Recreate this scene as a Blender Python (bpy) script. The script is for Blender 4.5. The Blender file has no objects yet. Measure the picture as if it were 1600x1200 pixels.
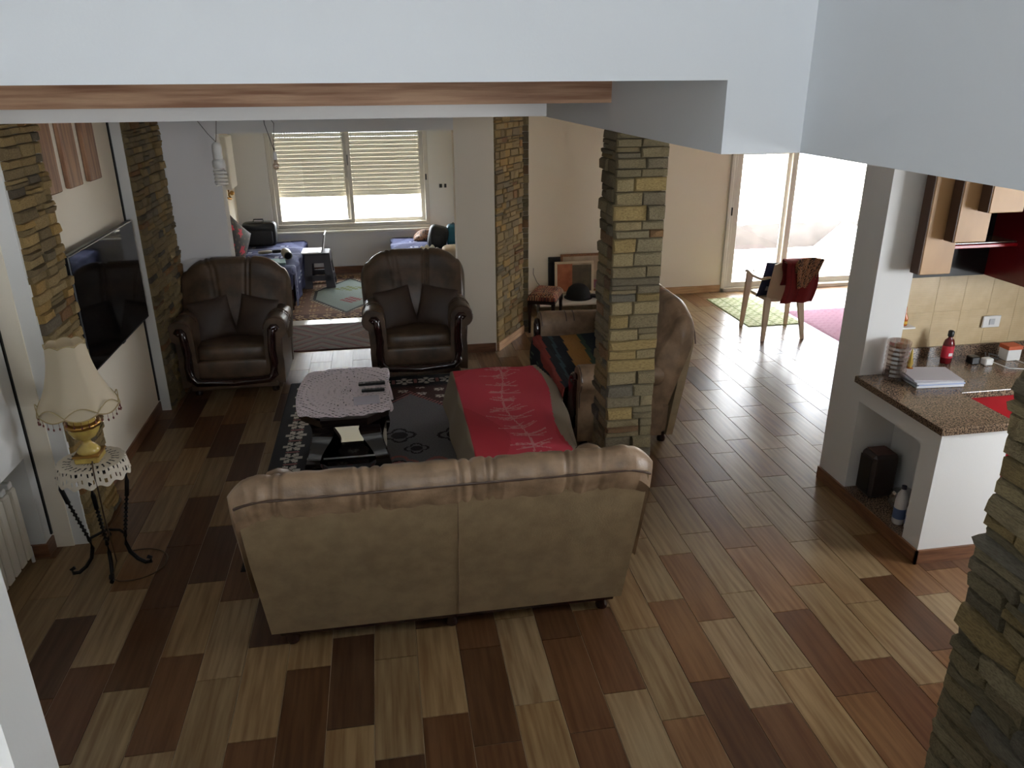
import bpy, math, random
import numpy as np
from mathutils import Vector, Matrix
PI = math.pi
S = bpy.context.scene
C = S.collection
# ------------------------------------------------------------------ camera, world, sun, exposure
RIGHT = Vector((0.986681, -0.162509, -0.006851)); 
FWD = Vector((0.151153, 0.917743, -0.367244))
CAM_R = None
cam = bpy.data.objects.new('camera', bpy.data.cameras.new('camera'))
C.objects.link(cam); S.camera = cam
pitch, yaw, roll = 0.37604658, 0.16323125, -0.0068511
fwd = Vector((math.sin(yaw)*math.cos(pitch), math.cos(yaw)*math.cos(pitch), -math.sin(pitch)))
rgt = Vector((math.cos(yaw), -math.sin(yaw), 0)); up = rgt.cross(fwd)
r2 = rgt*math.cos(roll)+up*math.sin(roll); u2 = -rgt*math.sin(roll)+up*math.cos(roll)
M = Matrix((r2, u2, -fwd)).transposed().to_4x4(); M.translation = Vector((0, 0, 2.6))
cam.matrix_world = M
cam.data.sensor_width = 36; cam.data.lens = 1208.18*36/1600; cam.data.clip_start = 0.05
S.view_settings.view_transform = 'Standard'; S.view_settings.look = 'None'
S.view_settings.gamma = 1; S.view_settings.use_curve_mapping = False
S.view_settings.exposure = 0.25
S.cycles.max_bounces = 7; S.cycles.diffuse_bounces = 5; S.cycles.glossy_bounces = 4
S.cycles.transparent_max_bounces = 8; S.cycles.caustics_reflective = False; S.cycles.caustics_refractive = False
S.cycles.sample_clamp_indirect = 6
W = bpy.data.worlds.new('sky'); S.world = W; W.use_nodes = True
nt = W.node_tree; nt.nodes.clear()
wo = nt.nodes.new('ShaderNodeOutputWorld'); bg = nt.nodes.new('ShaderNodeBackground')
bg.inputs[0].default_value = (0.91, 0.955, 1.0, 1); bg.inputs[1].default_value = 30.0
nt.links.new(bg.outputs[0], wo.inputs[0])
sun = bpy.data.objects.new('sun', bpy.data.lights.new('sun', 'SUN')); C.objects.link(sun)
sun.data.energy = 12; sun.data.angle = math.radians(1); sun.data.color = (1, 0.95, 0.86)
sun.rotation_euler = Vector((0.15, 0.42, 1)).to_track_quat('Z', 'Y').to_euler()
def portal(name, loc, sx, sy, d):
    l = bpy.data.lights.new(name, 'AREA'); l.shape = 'RECTANGLE'; l.size = sx; l.size_y = sy
    l.cycles.is_portal = True
    o = bpy.data.objects.new(name, l); C.objects.link(o); o.location = loc
    o.rotation_euler = Vector(d).to_track_quat('-Z', 'Z').to_euler()
portal('patio_portal', (5.35, 9.42, 1.07), 2.1, 2.1, (0, -1, 0))
portal('bedroom_portal', (-0.43, 11.42, 1.4), 2.2, 1.6, (0, -1, 0))
portal('kitchen_portal', (4.98, 2.2, 1.5), 1.1, .8, (-1, 0, 0))
portal('stair_portal', (0.2, -3.05, 2.7), 1.0, 1.0, (0, 1, 0))
# ------------------------------------------------------------------ helpers
def tag(o, label=None, cat=None, group=None, kind=None):
    if label: o['label'] = label
    if cat: o['category'] = cat
    if group: o['group'] = group
    if kind: o['kind'] = kind
    return o
def thing(name, label, cat, loc=(0, 0, 0), rz=0, group=None):
    o = bpy.data.objects.new(name, None); C.objects.link(o)
    o.location = loc; o.rotation_euler = (0, 0, rz); o.empty_display_size = .1
    return tag(o, label, cat, group)
class MB:
    def __init__(s): s.v = []; s.f = []
    def add(s, vs, fs):
        n = len(s.v); s.v += [tuple(v) for v in vs]; s.f += [tuple(i+n for i in f) for f in fs]; return s
    def box(s, a, b, bev=0, rot=None, org=None):
        x0, y0, z0 = [min(p, q) for p, q in zip(a, b)]; x1, y1, z1 = [max(p, q) for p, q in zip(a, b)]
        if bev <= 0:
            vs = [(x, y, z) for z in (z0, z1) for y in (y0, y1) for x in (x0, x1)]
            fs = [(0, 2, 3, 1), (4, 5, 7, 6), (0, 1, 5, 4), (2, 6, 7, 3), (0, 4, 6, 2), (1, 3, 7, 5)]
        else:
            bev = min(bev, (x1-x0)*.49, (y1-y0)*.49, (z1-z0)*.49)
            vs = []; idx = {}
            for sx in (0, 1):
                for sy in (0, 1):
                    for sz in (0, 1):
                        X, Y, Z = (x0, x1)[sx], (y0, y1)[sy], (z0, z1)[sz]
                        dx, dy, dz = [(bev, -bev)[q] for q in (sx, sy, sz)]
                        idx[sx, sy, sz] = len(vs)
                        vs += [(X, Y+dy, Z+dz), (X+dx, Y, Z+dz), (X+dx, Y+dy, Z)]
            g = lambda a, b, c, k: idx[a, b, c]+k
            fs = []
            for q in (0, 1):
                f = [g(q, 0, 0, 0), g(q, 1, 0, 0), g(q, 1, 1, 0), g(q, 0, 1, 0)]; fs.append(f if q else f[::-1])
                f = [g(0, q, 0, 1), g(1, q, 0, 1), g(1, q, 1, 1), g(0, q, 1, 1)]; fs.append(f if not q else f[::-1])
                f = [g(0, 0, q, 2), g(1, 0, q, 2), g(1, 1, q, 2), g(0, 1, q, 2)]; fs.append(f if q else f[::-1])
            for p in (0, 1):
                for q in (0, 1):
                    f = [g(p, q, 0, 0), g(p, q, 0, 1), g(p, q, 1, 1), g(p, q, 1, 0)]; fs.append(f if (p ^ q) else f[::-1])
                    f = [g(p, 0, q, 0), g(p, 1, q, 0), g(p, 1, q, 2), g(p, 0, q, 2)]; fs.append(f if (p ^ q) == 0 else f[::-1])
                    f = [g(0, p, q, 1), g(1, p, q, 1), g(1, p, q, 2), g(0, p, q, 2)]; fs.append(f if (p ^ q) else f[::-1])
                    for r in (0, 1):
                        f = [g(p, q, r, 0), g(p, q, r, 1), g(p, q, r, 2)]; fs.append(f if (p ^ q ^ r) else f[::-1])
        if rot is not None:
            o = Vector(org or (0, 0, 0)); vs = [tuple(rot @ (Vector(v)-o)+o) for v in vs]
        return s.add(vs, fs)
    def loft(s, rings, cap=True, closed=True):
        n = len(rings[0]); vs = [p for r in rings for p in r]; fs = []
        for i in range(len(rings)-1):
            for j in range(n if closed else n-1):
                k = (j+1) % n
                fs.append((i*n+j, i*n+k, (i+1)*n+k, (i+1)*n+j))
        if cap and closed:
            fs.append(tuple(range(n))[::-1]); fs.append(tuple((len(rings)-1)*n+j for j in range(n)))
        return s.add(vs, fs)
    def lathe(s, prof, c=(0, 0, 0), n=20, fn=None, cap=True):
        rings = []
        for r, z in prof:
            ring = []
            for j in range(n):
                a = 2*PI*j/n; rr, zz = (r, z) if fn is None else fn(r, z, a)
                ring.append((c[0]+rr*math.cos(a), c[1]+rr*math.sin(a), c[2]+zz))
            rings.append(ring)
        return s.loft(rings, cap)
    def tube(s, pts, r, n=8, cap=True):
        pts = [Vector(p) for p in pts]; rings = []
        for i, p in enumerate(pts):
            t = (pts[min(i+1, len(pts)-1)]-pts[max(i-1, 0)]).normalized()
            a = t.cross(Vector((0, 0, 1)))
            if a.length < 1e-3: a = Vector((1, 0, 0)) if i == 0 or True else a
            a.normalize(); b = t.cross(a).normalized()
            rr = r[i] if isinstance(r, (list, tuple)) else r
            rings.append([tuple(p+(a*math.cos(2*PI*k/n)+b*math.sin(2*PI*k/n))*rr) for k in range(n)])
        return s.loft(rings, cap)
    def prism(s, poly, z0, z1, bev=0):
        if bev:
            c = Vector((sum(p[0] for p in poly)/len(poly), sum(p[1] for p in poly)/len(poly)))
            sh = [tuple(c+(Vector(p)-c)*(1-bev/max((Vector(p)-c).length, 1e-4))) for p in poly]
            return s.loft([[(x, y, z0) for x, y in poly], [(x, y, z1-bev) for x, y in poly], [(x, y, z1) for x, y in sh]])
        return s.loft([[(x, y, z0) for x, y in poly], [(x, y, z1) for x, y in poly]])
    def mesh(s, name, m, smooth=0):
        me = bpy.data.meshes.new(name); me.from_pydata(s.v, [], s.f); me.update()
        if m: me.materials.append(m)
        if smooth:
            me.polygons.foreach_set('use_smooth', [True]*len(me.polygons)); me.set_sharp_from_angle(angle=math.radians(smooth))
        return me
    def build(s, name, m, parent=None, smooth=0, label=None, cat=None, group=None, kind=None, loc=None):
        o = bpy.data.objects.new(name, s.mesh(name, m, smooth)); C.objects.link(o)
        if parent is not None: o.parent = parent
        if loc is not None: o.location = loc
        return tag(o, label, cat, group, kind)
def box(name, a, b, m, parent=None, bev=0, **k): return MB().box(a, b, bev).build(name, m, parent, **k)
def link(name, me, parent=None, loc=(0, 0, 0), rz=0, scale=None, color=None):
    o = bpy.data.objects.new(name, me); C.objects.link(o); o.parent = parent; o.location = loc
    if rz: o.rotation_euler = (0, 0, rz)
    if scale: o.scale = scale
    if color: o.color = (*color, 1)
    return o
def copy_tree(o, parent=None):
    kids = [c for c in C.objects if c.parent == o]
    c = o.copy(); C.objects.link(c); c.parent = parent
    for k in kids: copy_tree(k, c)
    return c
def grid(name, nx, ny, pos, col=None, m=None, parent=None, thick=0, smooth=True, drop=None, **k):
    """sheet of nx*ny quads; pos(u,v) -> xyz, col(u,v) -> rgb on corners of a colour attribute"""
    us = [i/nx for i in range(nx+1)]; vs_ = [j/ny for j in range(ny+1)]
    vs = [pos(u, v) for v in vs_ for u in us]
    fs = []; fc = []
    for j in range(ny):
        for i in range(nx):
            u, v = (i+.5)/nx, (j+.5)/ny
            if drop and drop(u, v): continue
            a = j*(nx+1)+i; fs.append((a, a+1, a+nx+2, a+nx+1))
            if col: fc.append(col(u, v))
    me = bpy.data.meshes.new(name); me.from_pydata(vs, [], fs); me.update()
    if m: me.materials.append(m)
    if col:
        ca = me.color_attributes.new('Col', 'FLOAT_COLOR', 'CORNER')
        arr = np.ones((len(fs), 4, 4), np.float32); arr[:, :, :3] = np.array(fc, np.float32)[:, None, :]
        ca.data.foreach_set('color', arr.ravel())
    if smooth: me.polygons.foreach_set('use_smooth', [True]*len(fs))
    o = bpy.data.objects.new(name, me); C.objects.link(o)
    if parent is not None: o.parent = parent
    if thick:
        md = o.modifiers.new('thickness', 'SOLIDIFY'); md.thickness = thick; md.offset = 1
    return tag(o, **k)
def L(h):  # sRGB 0..255 -> linear
    return tuple((c/255/12.92 if c/255 <= .04045 else ((c/255+.055)/1.055)**2.4) for c in h)
# ------------------------------------------------------------------ materials
MATS = {}
def mat(name, c, rough=.6, c2=None, scale=8, stretch=(1, 1, 1), bump=0, bscale=60, metal=0, spec=.5, obj=False, attr=False, detail=4, lo=.35, hi=.65, coat=0, trans=0, src='Object', vary=0, sheen=0):
    if name in MATS: return MATS[name]
    m = bpy.data.materials.new(name); m.use_nodes = True; n = m.node_tree.nodes; l = m.node_tree.links
    p = n['Principled BSDF']; p.inputs['Roughness'].default_value = rough; p.inputs['Metallic'].default_value = metal
    p.inputs['Specular IOR Level'].default_value = spec; p.inputs['Coat Weight'].default_value = coat
    if trans: p.inputs['Transmission Weight'].default_value = trans
    if sheen: p.inputs['Sheen Weight'].default_value = sheen
    p.inputs['Base Color'].default_value = (*c, 1); out = None
    tc = n.new('ShaderNodeTexCoord'); mp = n.new('ShaderNodeMapping'); mp.inputs['Scale'].default_value = stretch
    l.new(tc.outputs[src], mp.inputs[0]); vec = mp.outputs[0]
    if obj or vary:
        oi = n.new('ShaderNodeObjectInfo')
        ad = n.new('ShaderNodeVectorMath'); ad.operation = 'MULTIPLY_ADD'; l.new(oi.outputs['Random'], ad.inputs[0])
        ad.inputs[1].default_value = (37, 91, 53); l.new(vec, ad.inputs[2]); vec = ad.outputs[0]
    base = None
    if obj: base = oi.outputs['Color']
    if attr:
        at = n.new('ShaderNodeVertexColor'); at.layer_name = 'Col'; base = at.outputs[0]
    if c2 is not None:
        nz = n.new('ShaderNodeTexNoise'); nz.inputs['Scale'].default_value = scale; nz.inputs['Detail'].default_value = detail
        l.new(vec, nz.inputs['Vector'])
        rp = n.new('ShaderNodeMapRange'); rp.inputs[1].default_value = lo; rp.inputs[2].default_value = hi; l.new(nz.outputs[0], rp.inputs[0])
        mx = n.new('ShaderNodeMix'); mx.data_type = 'RGBA'; l.new(rp.outputs[0], mx.inputs[0])
        if base is None:
            mx.inputs[6].default_value = (*c, 1); mx.inputs[7].default_value = (*c2, 1)
        else:  # c2 acts as a multiplier
            mu = n.new('ShaderNodeMix'); mu.data_type = 'RGBA'; mu.blend_type = 'MULTIPLY'; mu.inputs[0].default_value = 1
            l.new(base, mu.inputs[6]); mu.inputs[7].default_value = (*c2, 1)
            l.new(base, mx.inputs[6]); l.new(mu.outputs[2], mx.inputs[7])
        base = mx.outputs[2]
    if base is not None: l.new(base, p.inputs['Base Color'])
    if bump:
        n2 = n.new('ShaderNodeTexNoise'); n2.inputs['Scale'].default_value = bscale; n2.inputs['Detail'].default_value = 3; l.new(vec, n2.inputs['Vector'])
        b = n.new('ShaderNodeBump'); b.inputs['Strength'].default_value = bump; b.inputs['Distance'].default_value = .01
        l.new(n2.outputs[0], b.inputs['Height']); l.new(b.outputs[0], p.inputs['Normal'])
    MATS[name] = m; return m
white = mat('white_paint', L((226, 226, 224)), .75, bump=.05, bscale=90)
cream = mat('cream_paint', L((238, 229, 212)), .75, bump=.05, bscale=90)
stairwhite = mat('cool_white_paint', L((226, 230, 234)), .8, bump=.04, bscale=90)
leather = mat('taupe_leather', L((150, 124, 98)), .42, L((112, 90, 68)), 9, bump=.12, bscale=120, spec=.5, detail=8)
leatherback = mat('taupe_leather_back', L((152, 132, 102)), .5, L((134, 115, 88)), 12, bump=.1, bscale=120, detail=8)
leatherdark = mat('dark_brown_leather', L((90, 70, 52)), .42, L((60, 47, 35)), 7, bump=.12, bscale=120)
pipemat = mat('piping_leather', L((70, 50, 38)), .4)
darkwood = mat('dark_lacquered_wood', L((44, 18, 15)), .15, L((24, 10, 9)), 12, stretch=(1, 1, .3), coat=.6)
blackwood = mat('black_lacquered_wood', L((26, 18, 16)), .12, coat=.7)
skirt = mat('brown_skirting', L((128, 88, 62)), .35, L((96, 62, 42)), 5, stretch=(1, 1, 12))
stone = mat('stacked_stone', (1, 1, 1), .85, (.5, .46, .42), 14, obj=True, bump=.9, bscale=45, lo=.4, hi=.75)
mortar = mat('stone_mortar', L((96, 88, 74)), .9, bump=.5)
beamwood = mat('stained_beam_wood', L((198, 160, 128)), .5, L((146, 102, 74)), 4, stretch=(.45, .45, 9), bump=.2, bscale=30, detail=6)
plankmat = mat('floor_plank_wood', (1, 1, 1), .3, (.62, .52, .44), 5, stretch=(8, .45, 1), obj=True, bump=.02, bscale=20, spec=.3, detail=5)
plankfar = mat('floor_plank_wood_far', (1, 1, 1), .3, (.66, .56, .48), 5, stretch=(8, .45, 1), attr=True, spec=.3, detail=5)
grout = mat('grout', L((168, 150, 124)), .7)
black = mat('black_plastic', L((16, 16, 17)), .35)
screen = mat('screen_glass', L((7, 7, 8)), .05, spec=.35)
whiteplastic = mat('white_plastic', L((228, 228, 226)), .35)
pvc = mat('white_pvc', L((214, 210, 200)), .4)
iron = mat('black_wrought_iron', L((26, 23, 22)), .45, metal=.6)
brass = mat('brass', L((170, 130, 70)), .3, metal=1)
granite = mat('brown_granite', L((134, 112, 92)), .18, L((64, 52, 44)), 120, detail=2, lo=.45, hi=.55)
chrome = mat('mirror_glass', (.8, .82, .8), .02, metal=1)
attrcloth = mat('woven_pattern', (1, 1, 1), .95, (.78, .78, .78), 90, attr=True, bump=.5, bscale=260)
attrsmooth = mat('printed_fabric', (1, 1, 1), .7, attr=True)
def glassmat(name='window_glass', tint=(1, 1, 1), mixf=.08):
    m = bpy.data.materials.new(name); m.use_nodes = True; n = m.node_tree.nodes; l = m.node_tree.links; n.clear()
    o = n.new('ShaderNodeOutputMaterial'); t = n.new('ShaderNodeBsdfTransparent'); g = n.new('ShaderNodeBsdfGlossy'); x = n.new('ShaderNodeMixShader')
    t.inputs[0].default_value = (*tint, 1); g.inputs['Roughness'].default_value = .02; x.inputs[0].default_value = mixf
    l.new(t.outputs[0], x.inputs[1]); l.new(g.outputs[0], x.inputs[2]); l.new(x.outputs[0], o.inputs[0]); return m
glass = glassmat()
cutglass = glassmat('cut_glass', (.82, .74, .7), .3)
def translucent(name, c, f=.5):
    m = bpy.data.materials.new(name); m.use_nodes = True; n = m.node_tree.nodes; l = m.node_tree.links; n.clear()
    o = n.new('ShaderNodeOutputMaterial'); t = n.new('ShaderNodeBsdfTranslucent'); g = n.new('ShaderNodeBsdfDiffuse'); x = n.new('ShaderNodeMixShader')
    t.inputs[0].default_value = (*c, 1); g.inputs[0].default_value = (*c, 1); x.inputs[0].default_value = f
    l.new(g.outputs[0], x.inputs[1]); l.new(t.outputs[0], x.inputs[2]); l.new(x.outputs[0], o.inputs[0]); return m
slatmat = translucent('shutter_slat_plastic', L((210, 208, 198)), .125)
shademat = translucent('lamp_shade_fabric', L((236, 224, 200)), .35)
def struct(name, a, b, m, **k): return box(name, a, b, m, kind='structure', **k)
ST = lambda o: tag(o, kind='structure')
H = 2.59   # ceiling height
YA, XB, XP, ZB = 2.85, 1.272, 1.59, 2.33   # bulkhead plane, beam side, stair panel side, beam underside
# ------------------------------------------------------------------ floor: planks 0.203 x 0.593
fl = struct('floor', (-2.6, -3, -.12), (6.5, 11.45, -.004), grout)
rnd = random.Random(7)
PW, PL, PX0 = .2049, .5975, -.3835
light = [L((162, 138, 104)), L((154, 132, 98)), L((148, 124, 90)), L((158, 130, 92))]
light = [tuple(q*.74 for q in c) for c in light]
midc = [L((140, 104, 70)), L((132, 96, 62)), L((146, 110, 76))]
midc = [tuple(q*.72 for q in c) for c in midc]
darkc = [L((112, 76, 52)), L((100, 68, 46)), L((92, 64, 46)), L((116, 80, 54))]
darkc = [(c[0]*.68, c[1]*.70, c[2]*.66) for c in darkc]
PLANKROWS = {  # shade of each plank counted from the nearest row: 0 light, 1 middle, 2 dark
    -7: (-1, '0220?02'+'02'), -6: (-1, '02012'), -5: (-1, '2022'), -4: (-1, '0202'), -3: (-1, '0002'), -2: (-1, '202'), -1: (-1, '120'),
    0: (-1, '02'), 1: (-1, '200'), 2: (-1, '20'), 3: (-1, '222'), 4: (-1, '000'), 5: (-1, '222'), 6: (-1, '02'), 7: (-1, '100'), 8: (-1, '2100'), 9: (-1, '20100'),
    10: (-1, '00001'), 11: (-1, '12111'), 12: (-1, '201010'), 13: (-1, '100000'), 14: (-1, '120010'), 15: (-1, '?0100?'), 16: (0, '??0011')}
PLANKCOL = {}
for i, (k0, q) in PLANKROWS.items():
    for n_, ch in enumerate(q):
        if ch != '?': PLANKCOL[i, k0+n_] = int(ch)
PLANKCOL.update({(-7, 4): 1, (-7, 5): 0, (-7, 6): 2, (-6, 2): 1, (-6, 3): 0, (-6, 4): 0, (-6, 5): 2, (-5, 3): 2, (-5, 4): 0, (-5, 5): 2, (-5, 6): 1, (-4, 2): 2, (-4, 3): 0, (-4, 4): 2, (-4, 5): 0, (-7, 2): 0, (-7, 3): 2, (-8, 2): 0, (-8, 1): 0})
pm = MB(); g_ = .0015
pm.box((g_, g_, -.01), (PW-g_, PL-g_, 0), .0012)
pme = pm.mesh('plank', plankmat)
cells = []
for i in range(-11, 34):
    ph = 2.448 if i % 2 else 2.643
    x0 = PX0+i*PW
    for k in range(-1, 16):
        y0 = ph+k*PL-.0
        if x0 < -2.45 or x0 > 6.45 or y0 > 11.4: continue
        if i < -10: continue
        cls = rnd.random()
        col = rnd.choice(light) if cls < .56 else rnd.choice(midc) if cls < .82 else rnd.choice(darkc)
        if (i, k) in PLANKCOL: col = rnd.choice((light, midc, darkc)[PLANKCOL[i, k]])
        cells.append((x0, y0, col, i, k))
def vis(c):
    x, y = c[0]+.1, c[1]+.3
    p = Vector((x, y, 0))-Vector((0, 0, 2.6)); dep = p.dot(fwd)
    if dep <= .5: return 0
    sx, sy = 800+1208*p.dot(r2)/dep, 600-1208*p.dot(u2)/dep
    if not (-60 < sx < 1660 and -60 < sy < 1330): return 0
    if y > 4.2 and x > 1.2 and (sx > 1330): return 0
    if x > 2.95 and y < 4.3: return 0
    if y > 9.3 or (y > 7.5 and x < 1.0): return 0
    if -.6 < x < 1.0 and 3.1 < y < 4.6: return 0
    if x < -1.9: return 0
    return 1/dep**2
cells.sort(key=lambda c: -vis(c))
for c in cells[:300]:
    o = link('plank', pme, fl, (c[0], c[1], 0), color=c[2])
sv, sf, sc = [], [], []
for c in cells[300:]:
    n0 = len(sv); x0, y0 = c[0]+g_, c[1]+g_; x1, y1 = c[0]+PW-g_, c[1]+PL-g_
    sv += [(x0, y0, -.01), (x1, y0, -.01), (x1, y1, -.01), (x0, y1, -.01), (x0, y0, 0), (x1, y0, 0), (x1, y1, 0), (x0, y1, 0)]
    for f in ((4, 5, 6, 7), (0, 1, 5, 4), (1, 2, 6, 5), (2, 3, 7, 6), (3, 0, 4, 7)):
        sf.append(tuple(q+n0 for q in f)); sc.append(c[2])
me = bpy.data.meshes.new('distant_planks'); me.from_pydata(sv, [], sf); me.materials.append(plankfar)
ca = me.color_attributes.new('Col', 'FLOAT_COLOR', 'CORNER')
arr = np.ones((len(sf), 4, 4), np.float32); arr[:, :, :3] = np.array(sc, np.float32)[:, None, :]; ca.data.foreach_set('color', arr.ravel())
o = bpy.data.objects.new('distant_planks', me); C.objects.link(o); o.parent = fl; tag(o, kind='stuff')
# ------------------------------------------------------------------ room shell
struct('wall_left', (-2.25, 4.36, 0), (-1.96, 11.3, H), cream)
struct('wall_left_front', (-2.5, -3, .64), (-2.07, 4.36, 2.3), white)
struct('wall_left_high', (-2.5, -3, 2.3), (-2.3, 4.36, 5.2), white)
struct('wall_left_back', (-2.5, -3, 0), (-2.32, 4.3, .64), white)
struct('wall_left_jamb', (-2.32, 4.27, 0), (-2.07, 4.36, .64), white)
struct('wall_partition_left', (-1.96, 7.44, 0), (-1.40, 7.62, H), mat('grey_white_paint', L((232, 230, 230)), .75))
struct('wall_partition_right', (.695, 7.44, 0), (1.068, 7.62, H), cream)
struct('wall_lintel', (-1.40, 7.44, 2.165), (.695, 7.62, H), white)
struct('wall_bedroom_right', (1.09, 8.3, 0), (1.42, 11.3, H), cream)
# far room window wall
wx0, wx1, wz0, wz1 = -1.50, .68, .66, 2.15
mb = MB(); mb.box((-2.3, 11.25, 0), (wx0, 11.45, H)); mb.box((wx1, 11.25, 0), (1.5, 11.45, H)); mb.box((wx0, 11.25, 0), (wx1, 11.45, wz0)); mb.box((wx0, 11.25, wz1), (wx1, 11.45, H))
mb.build('wall_far', white, kind='structure')
# living room back wall with the patio door
dx0, dx1 = 4.27, 6.35
mb = MB(); mb.box((1.42, 9.25, 0), (dx0, 9.45, H)); mb.box((dx0, 9.25, 2.15), (dx1, 9.45, H)); mb.box((dx1, 9.25, 0), (6.6, 9.45, H))
mb.build('wall_back', cream, kind='structure')
mb = MB(); mb.box((6.5, 4.35, 0), (6.6, 9.45, H)); mb.box((4.9, 4.35, 0), (6.6, 4.5, H))
mb.build('wall_right', white, kind='structure')
mb = MB(); mb.box((4.9, -3, 0), (5.05, 1.65, 5.2)); mb.box((4.9, 2.75, 0), (5.05, 4.5, H)); mb.box((4.9, 1.65, 0), (5.05, 2.75, 1.1)); mb.box((4.9, 1.65, 1.9), (5.05, 2.75, H))
mb.build('wall_kitchen_side', white, kind='structure')
kw = struct('wall_kitchen', (3.12, 4.345, 0), (4.9, 4.5, H), white)
struct('wall_pillar', (2.88, 4.1, 0), (3.12, 4.37, H), white)
# ceilings and bulkheads
mb = MB(); mb.box((-2.5, YA+.06, H), (6.6, 11.5, H+.2)); mb.box((XP+.16, -3, H), (5.05, YA, H+.2))
mb.build('ceiling', white, kind='structure')
struct('wall_upper', (-2.5, YA, H+.2-.2), (XP, YA+.12, 5.2), stairwhite)
struct('wall_bulkhead', (XB, YA, ZB), (XP, 6.35, H), stairwhite)
struct('wall_stair', (XP, -1.2, ZB), (XP+.16, YA+.12, 5.2), stairwhite)
struct('ceiling_soffit', (-2.3, 4.46, 2.405), (.94, 7.44, H), white)
mb = MB(); mb.box((-2.3, 4.33, 2.475), (XB, 4.455, H-.001)); mb.build('ceiling_beam', beamwood, label='brown stained wooden beam running under the ceiling across the room', cat='beam')
mb = MB(); mb.box((-2.5, -3.2, 0), (5.05, -3.05, 2.2)); mb.box((-2.5, -3.2, 3.2), (5.05, -3.05, 5.2)); mb.box((-2.5, -3.2, 2.2), (-.3, -3.05, 3.2)); mb.box((.7, -3.2, 2.2), (5.05, -3.05, 3.2))
mb.build('wall_near', white, kind='structure')
struct('ceiling_upper', (-2.5, -3.2, 5.2), (5.05, YA+.15, 5.35), white)
struct('floor_landing', (-.66, -3.05, .85), (XP, .62, 1.0), mat('landing_marble', L((150, 140, 130)), .5))
struct('wall_light_block', (-.66, .5, .0), (XP, .62, 1.6), white)  # unseen low wall, added to keep stairwell daylight off the near floor
struct('wall_stair_left', (-2.07, 1.08, 0), (-.66, 1.2, 2.05), white)
# skirting boards
def base(name, a, b): return struct(name, a, b, skirt)
base('baseboard_left', (-1.96, 4.9, 0), (-1.948, 6.43, .085))
base('baseboard_front_left', (-2.32, 4.258, 0), (-2.058, 4.27, .085)); base('baseboard_left_2', (-2.07, 4.27, 0), (-2.058, 4.36, .085))
base('baseboard_partition', (.695, 7.428, 0), (1.06, 7.44, .09)); base('baseboard_partition_left', (-1.83, 7.428, 0), (-1.41, 7.44, .09))
base('baseboard_far', (-1.96, 11.238, 0), (1.09, 11.25, .1))
struct('baseboard_back', (1.45, 9.238, 0), (dx0, 9.25, .09), mat('light_skirting', L((196, 158, 116)), .4, L((170, 130, 92)), 5, stretch=(1, 1, 12)))
# ------------------------------------------------------------------ stacked stone
def stone_variant(seed):
    r = random.Random(seed); b = MB(); J = lambda s=.05: r.uniform(-s, s)
    # unit box x 0..1 (along), y 0..-1 (outwards), z 0..1 with a chipped front
    back = [(0, 0, 0), (1, 0, 0), (1, 0, 1), (0, 0, 1)]
    mid = [(0+abs(J(.02)), -.7+J(.1), abs(J(.06))), (1-abs(J(.02)), -.7+J(.1), abs(J(.06))), (1-abs(J(.02)), -.7+J(.1), 1-abs(J(.06))), (abs(J(.02)), -.7+J(.1), 1-abs(J(.06)))]
    fr = [(.05+J(.03), -1+J(.15), .12+J(.06)), (.5+J(.2), -1+J(.2), .08+J(.05)), (.95+J(.03), -1+J(.15), .12+J(.06)), (.95+J(.03), -1+J(.15), .88+J(.06)), (.5+J(.2), -1.1+J(.25), .92+J(.05)), (.05+J(.03), -1+J(.15), .88+J(.06))]
    vs = back+mid+fr
    fs = [(0, 4, 5, 1)[::-1], (1, 5, 6, 2)[::-1], (2, 6, 7, 3)[::-1], (3, 7, 4, 0)[::-1], (4, 8, 9, 10, 5)[::-1], (5, 10, 11, 6)[::-1], (6, 11, 12, 13, 7)[::-1], (7, 13, 8, 4)[::-1], (8, 9, 12, 13)[::-1], (9, 10, 11, 12)[::-1]]
    fs = [f[::-1] for f in fs]
    b.add(vs, fs); return b.mesh('stone', stone)
STONES = [stone_variant(s) for s in range(14)]
PAL = [L((156, 140, 104)), L((168, 150, 108)), L((146, 132, 98)), L((158, 144, 110)), L((170, 146, 94)), L((136, 124, 98)), L((126, 118, 100)), L((158, 122, 80)), L((136, 104, 70)), L((104, 98, 88))]
PALW = [6, 6, 5, 5, 4, 4, 2, 1.6, 1, .8]
def stone_face(parent, org, ang, width, z0, z1, seed, ch=.052, lmin=.09, lmax=.24, depth=.03, tint=1., rag=0, limit=300, warm=(1, 1, 1)):
    """courses of stones on a vertical face: org is the left bottom seen from outside, ang the direction of the face"""
    r = random.Random(seed); z = z0; n = 0; ca_, sa_ = math.cos(ang), math.sin(ang); rest = []
    while z < z1-.01:
        h = min(ch*r.uniform(.7, 1.4), z1-z)
        x = -rag*r.random(); xe = width+rag*r.random()
        while x < xe-.001:
            l = r.uniform(lmin, lmax)
            if xe-x-l < lmin*.6: l = xe-x
            hs = [(0, h)] if r.random() > .18 or h < .045 else [(0, h*.5), (h*.5, h*.5)]
            for dz, hh in hs:
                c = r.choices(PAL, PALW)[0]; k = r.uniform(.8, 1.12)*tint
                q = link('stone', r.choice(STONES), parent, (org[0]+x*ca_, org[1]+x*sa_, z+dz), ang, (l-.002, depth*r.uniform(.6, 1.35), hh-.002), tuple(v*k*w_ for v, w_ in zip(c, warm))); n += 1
            x += l
        z += h
    return n
def pillar(label): return thing('stone_pillar', label, 'pillar')
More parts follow.
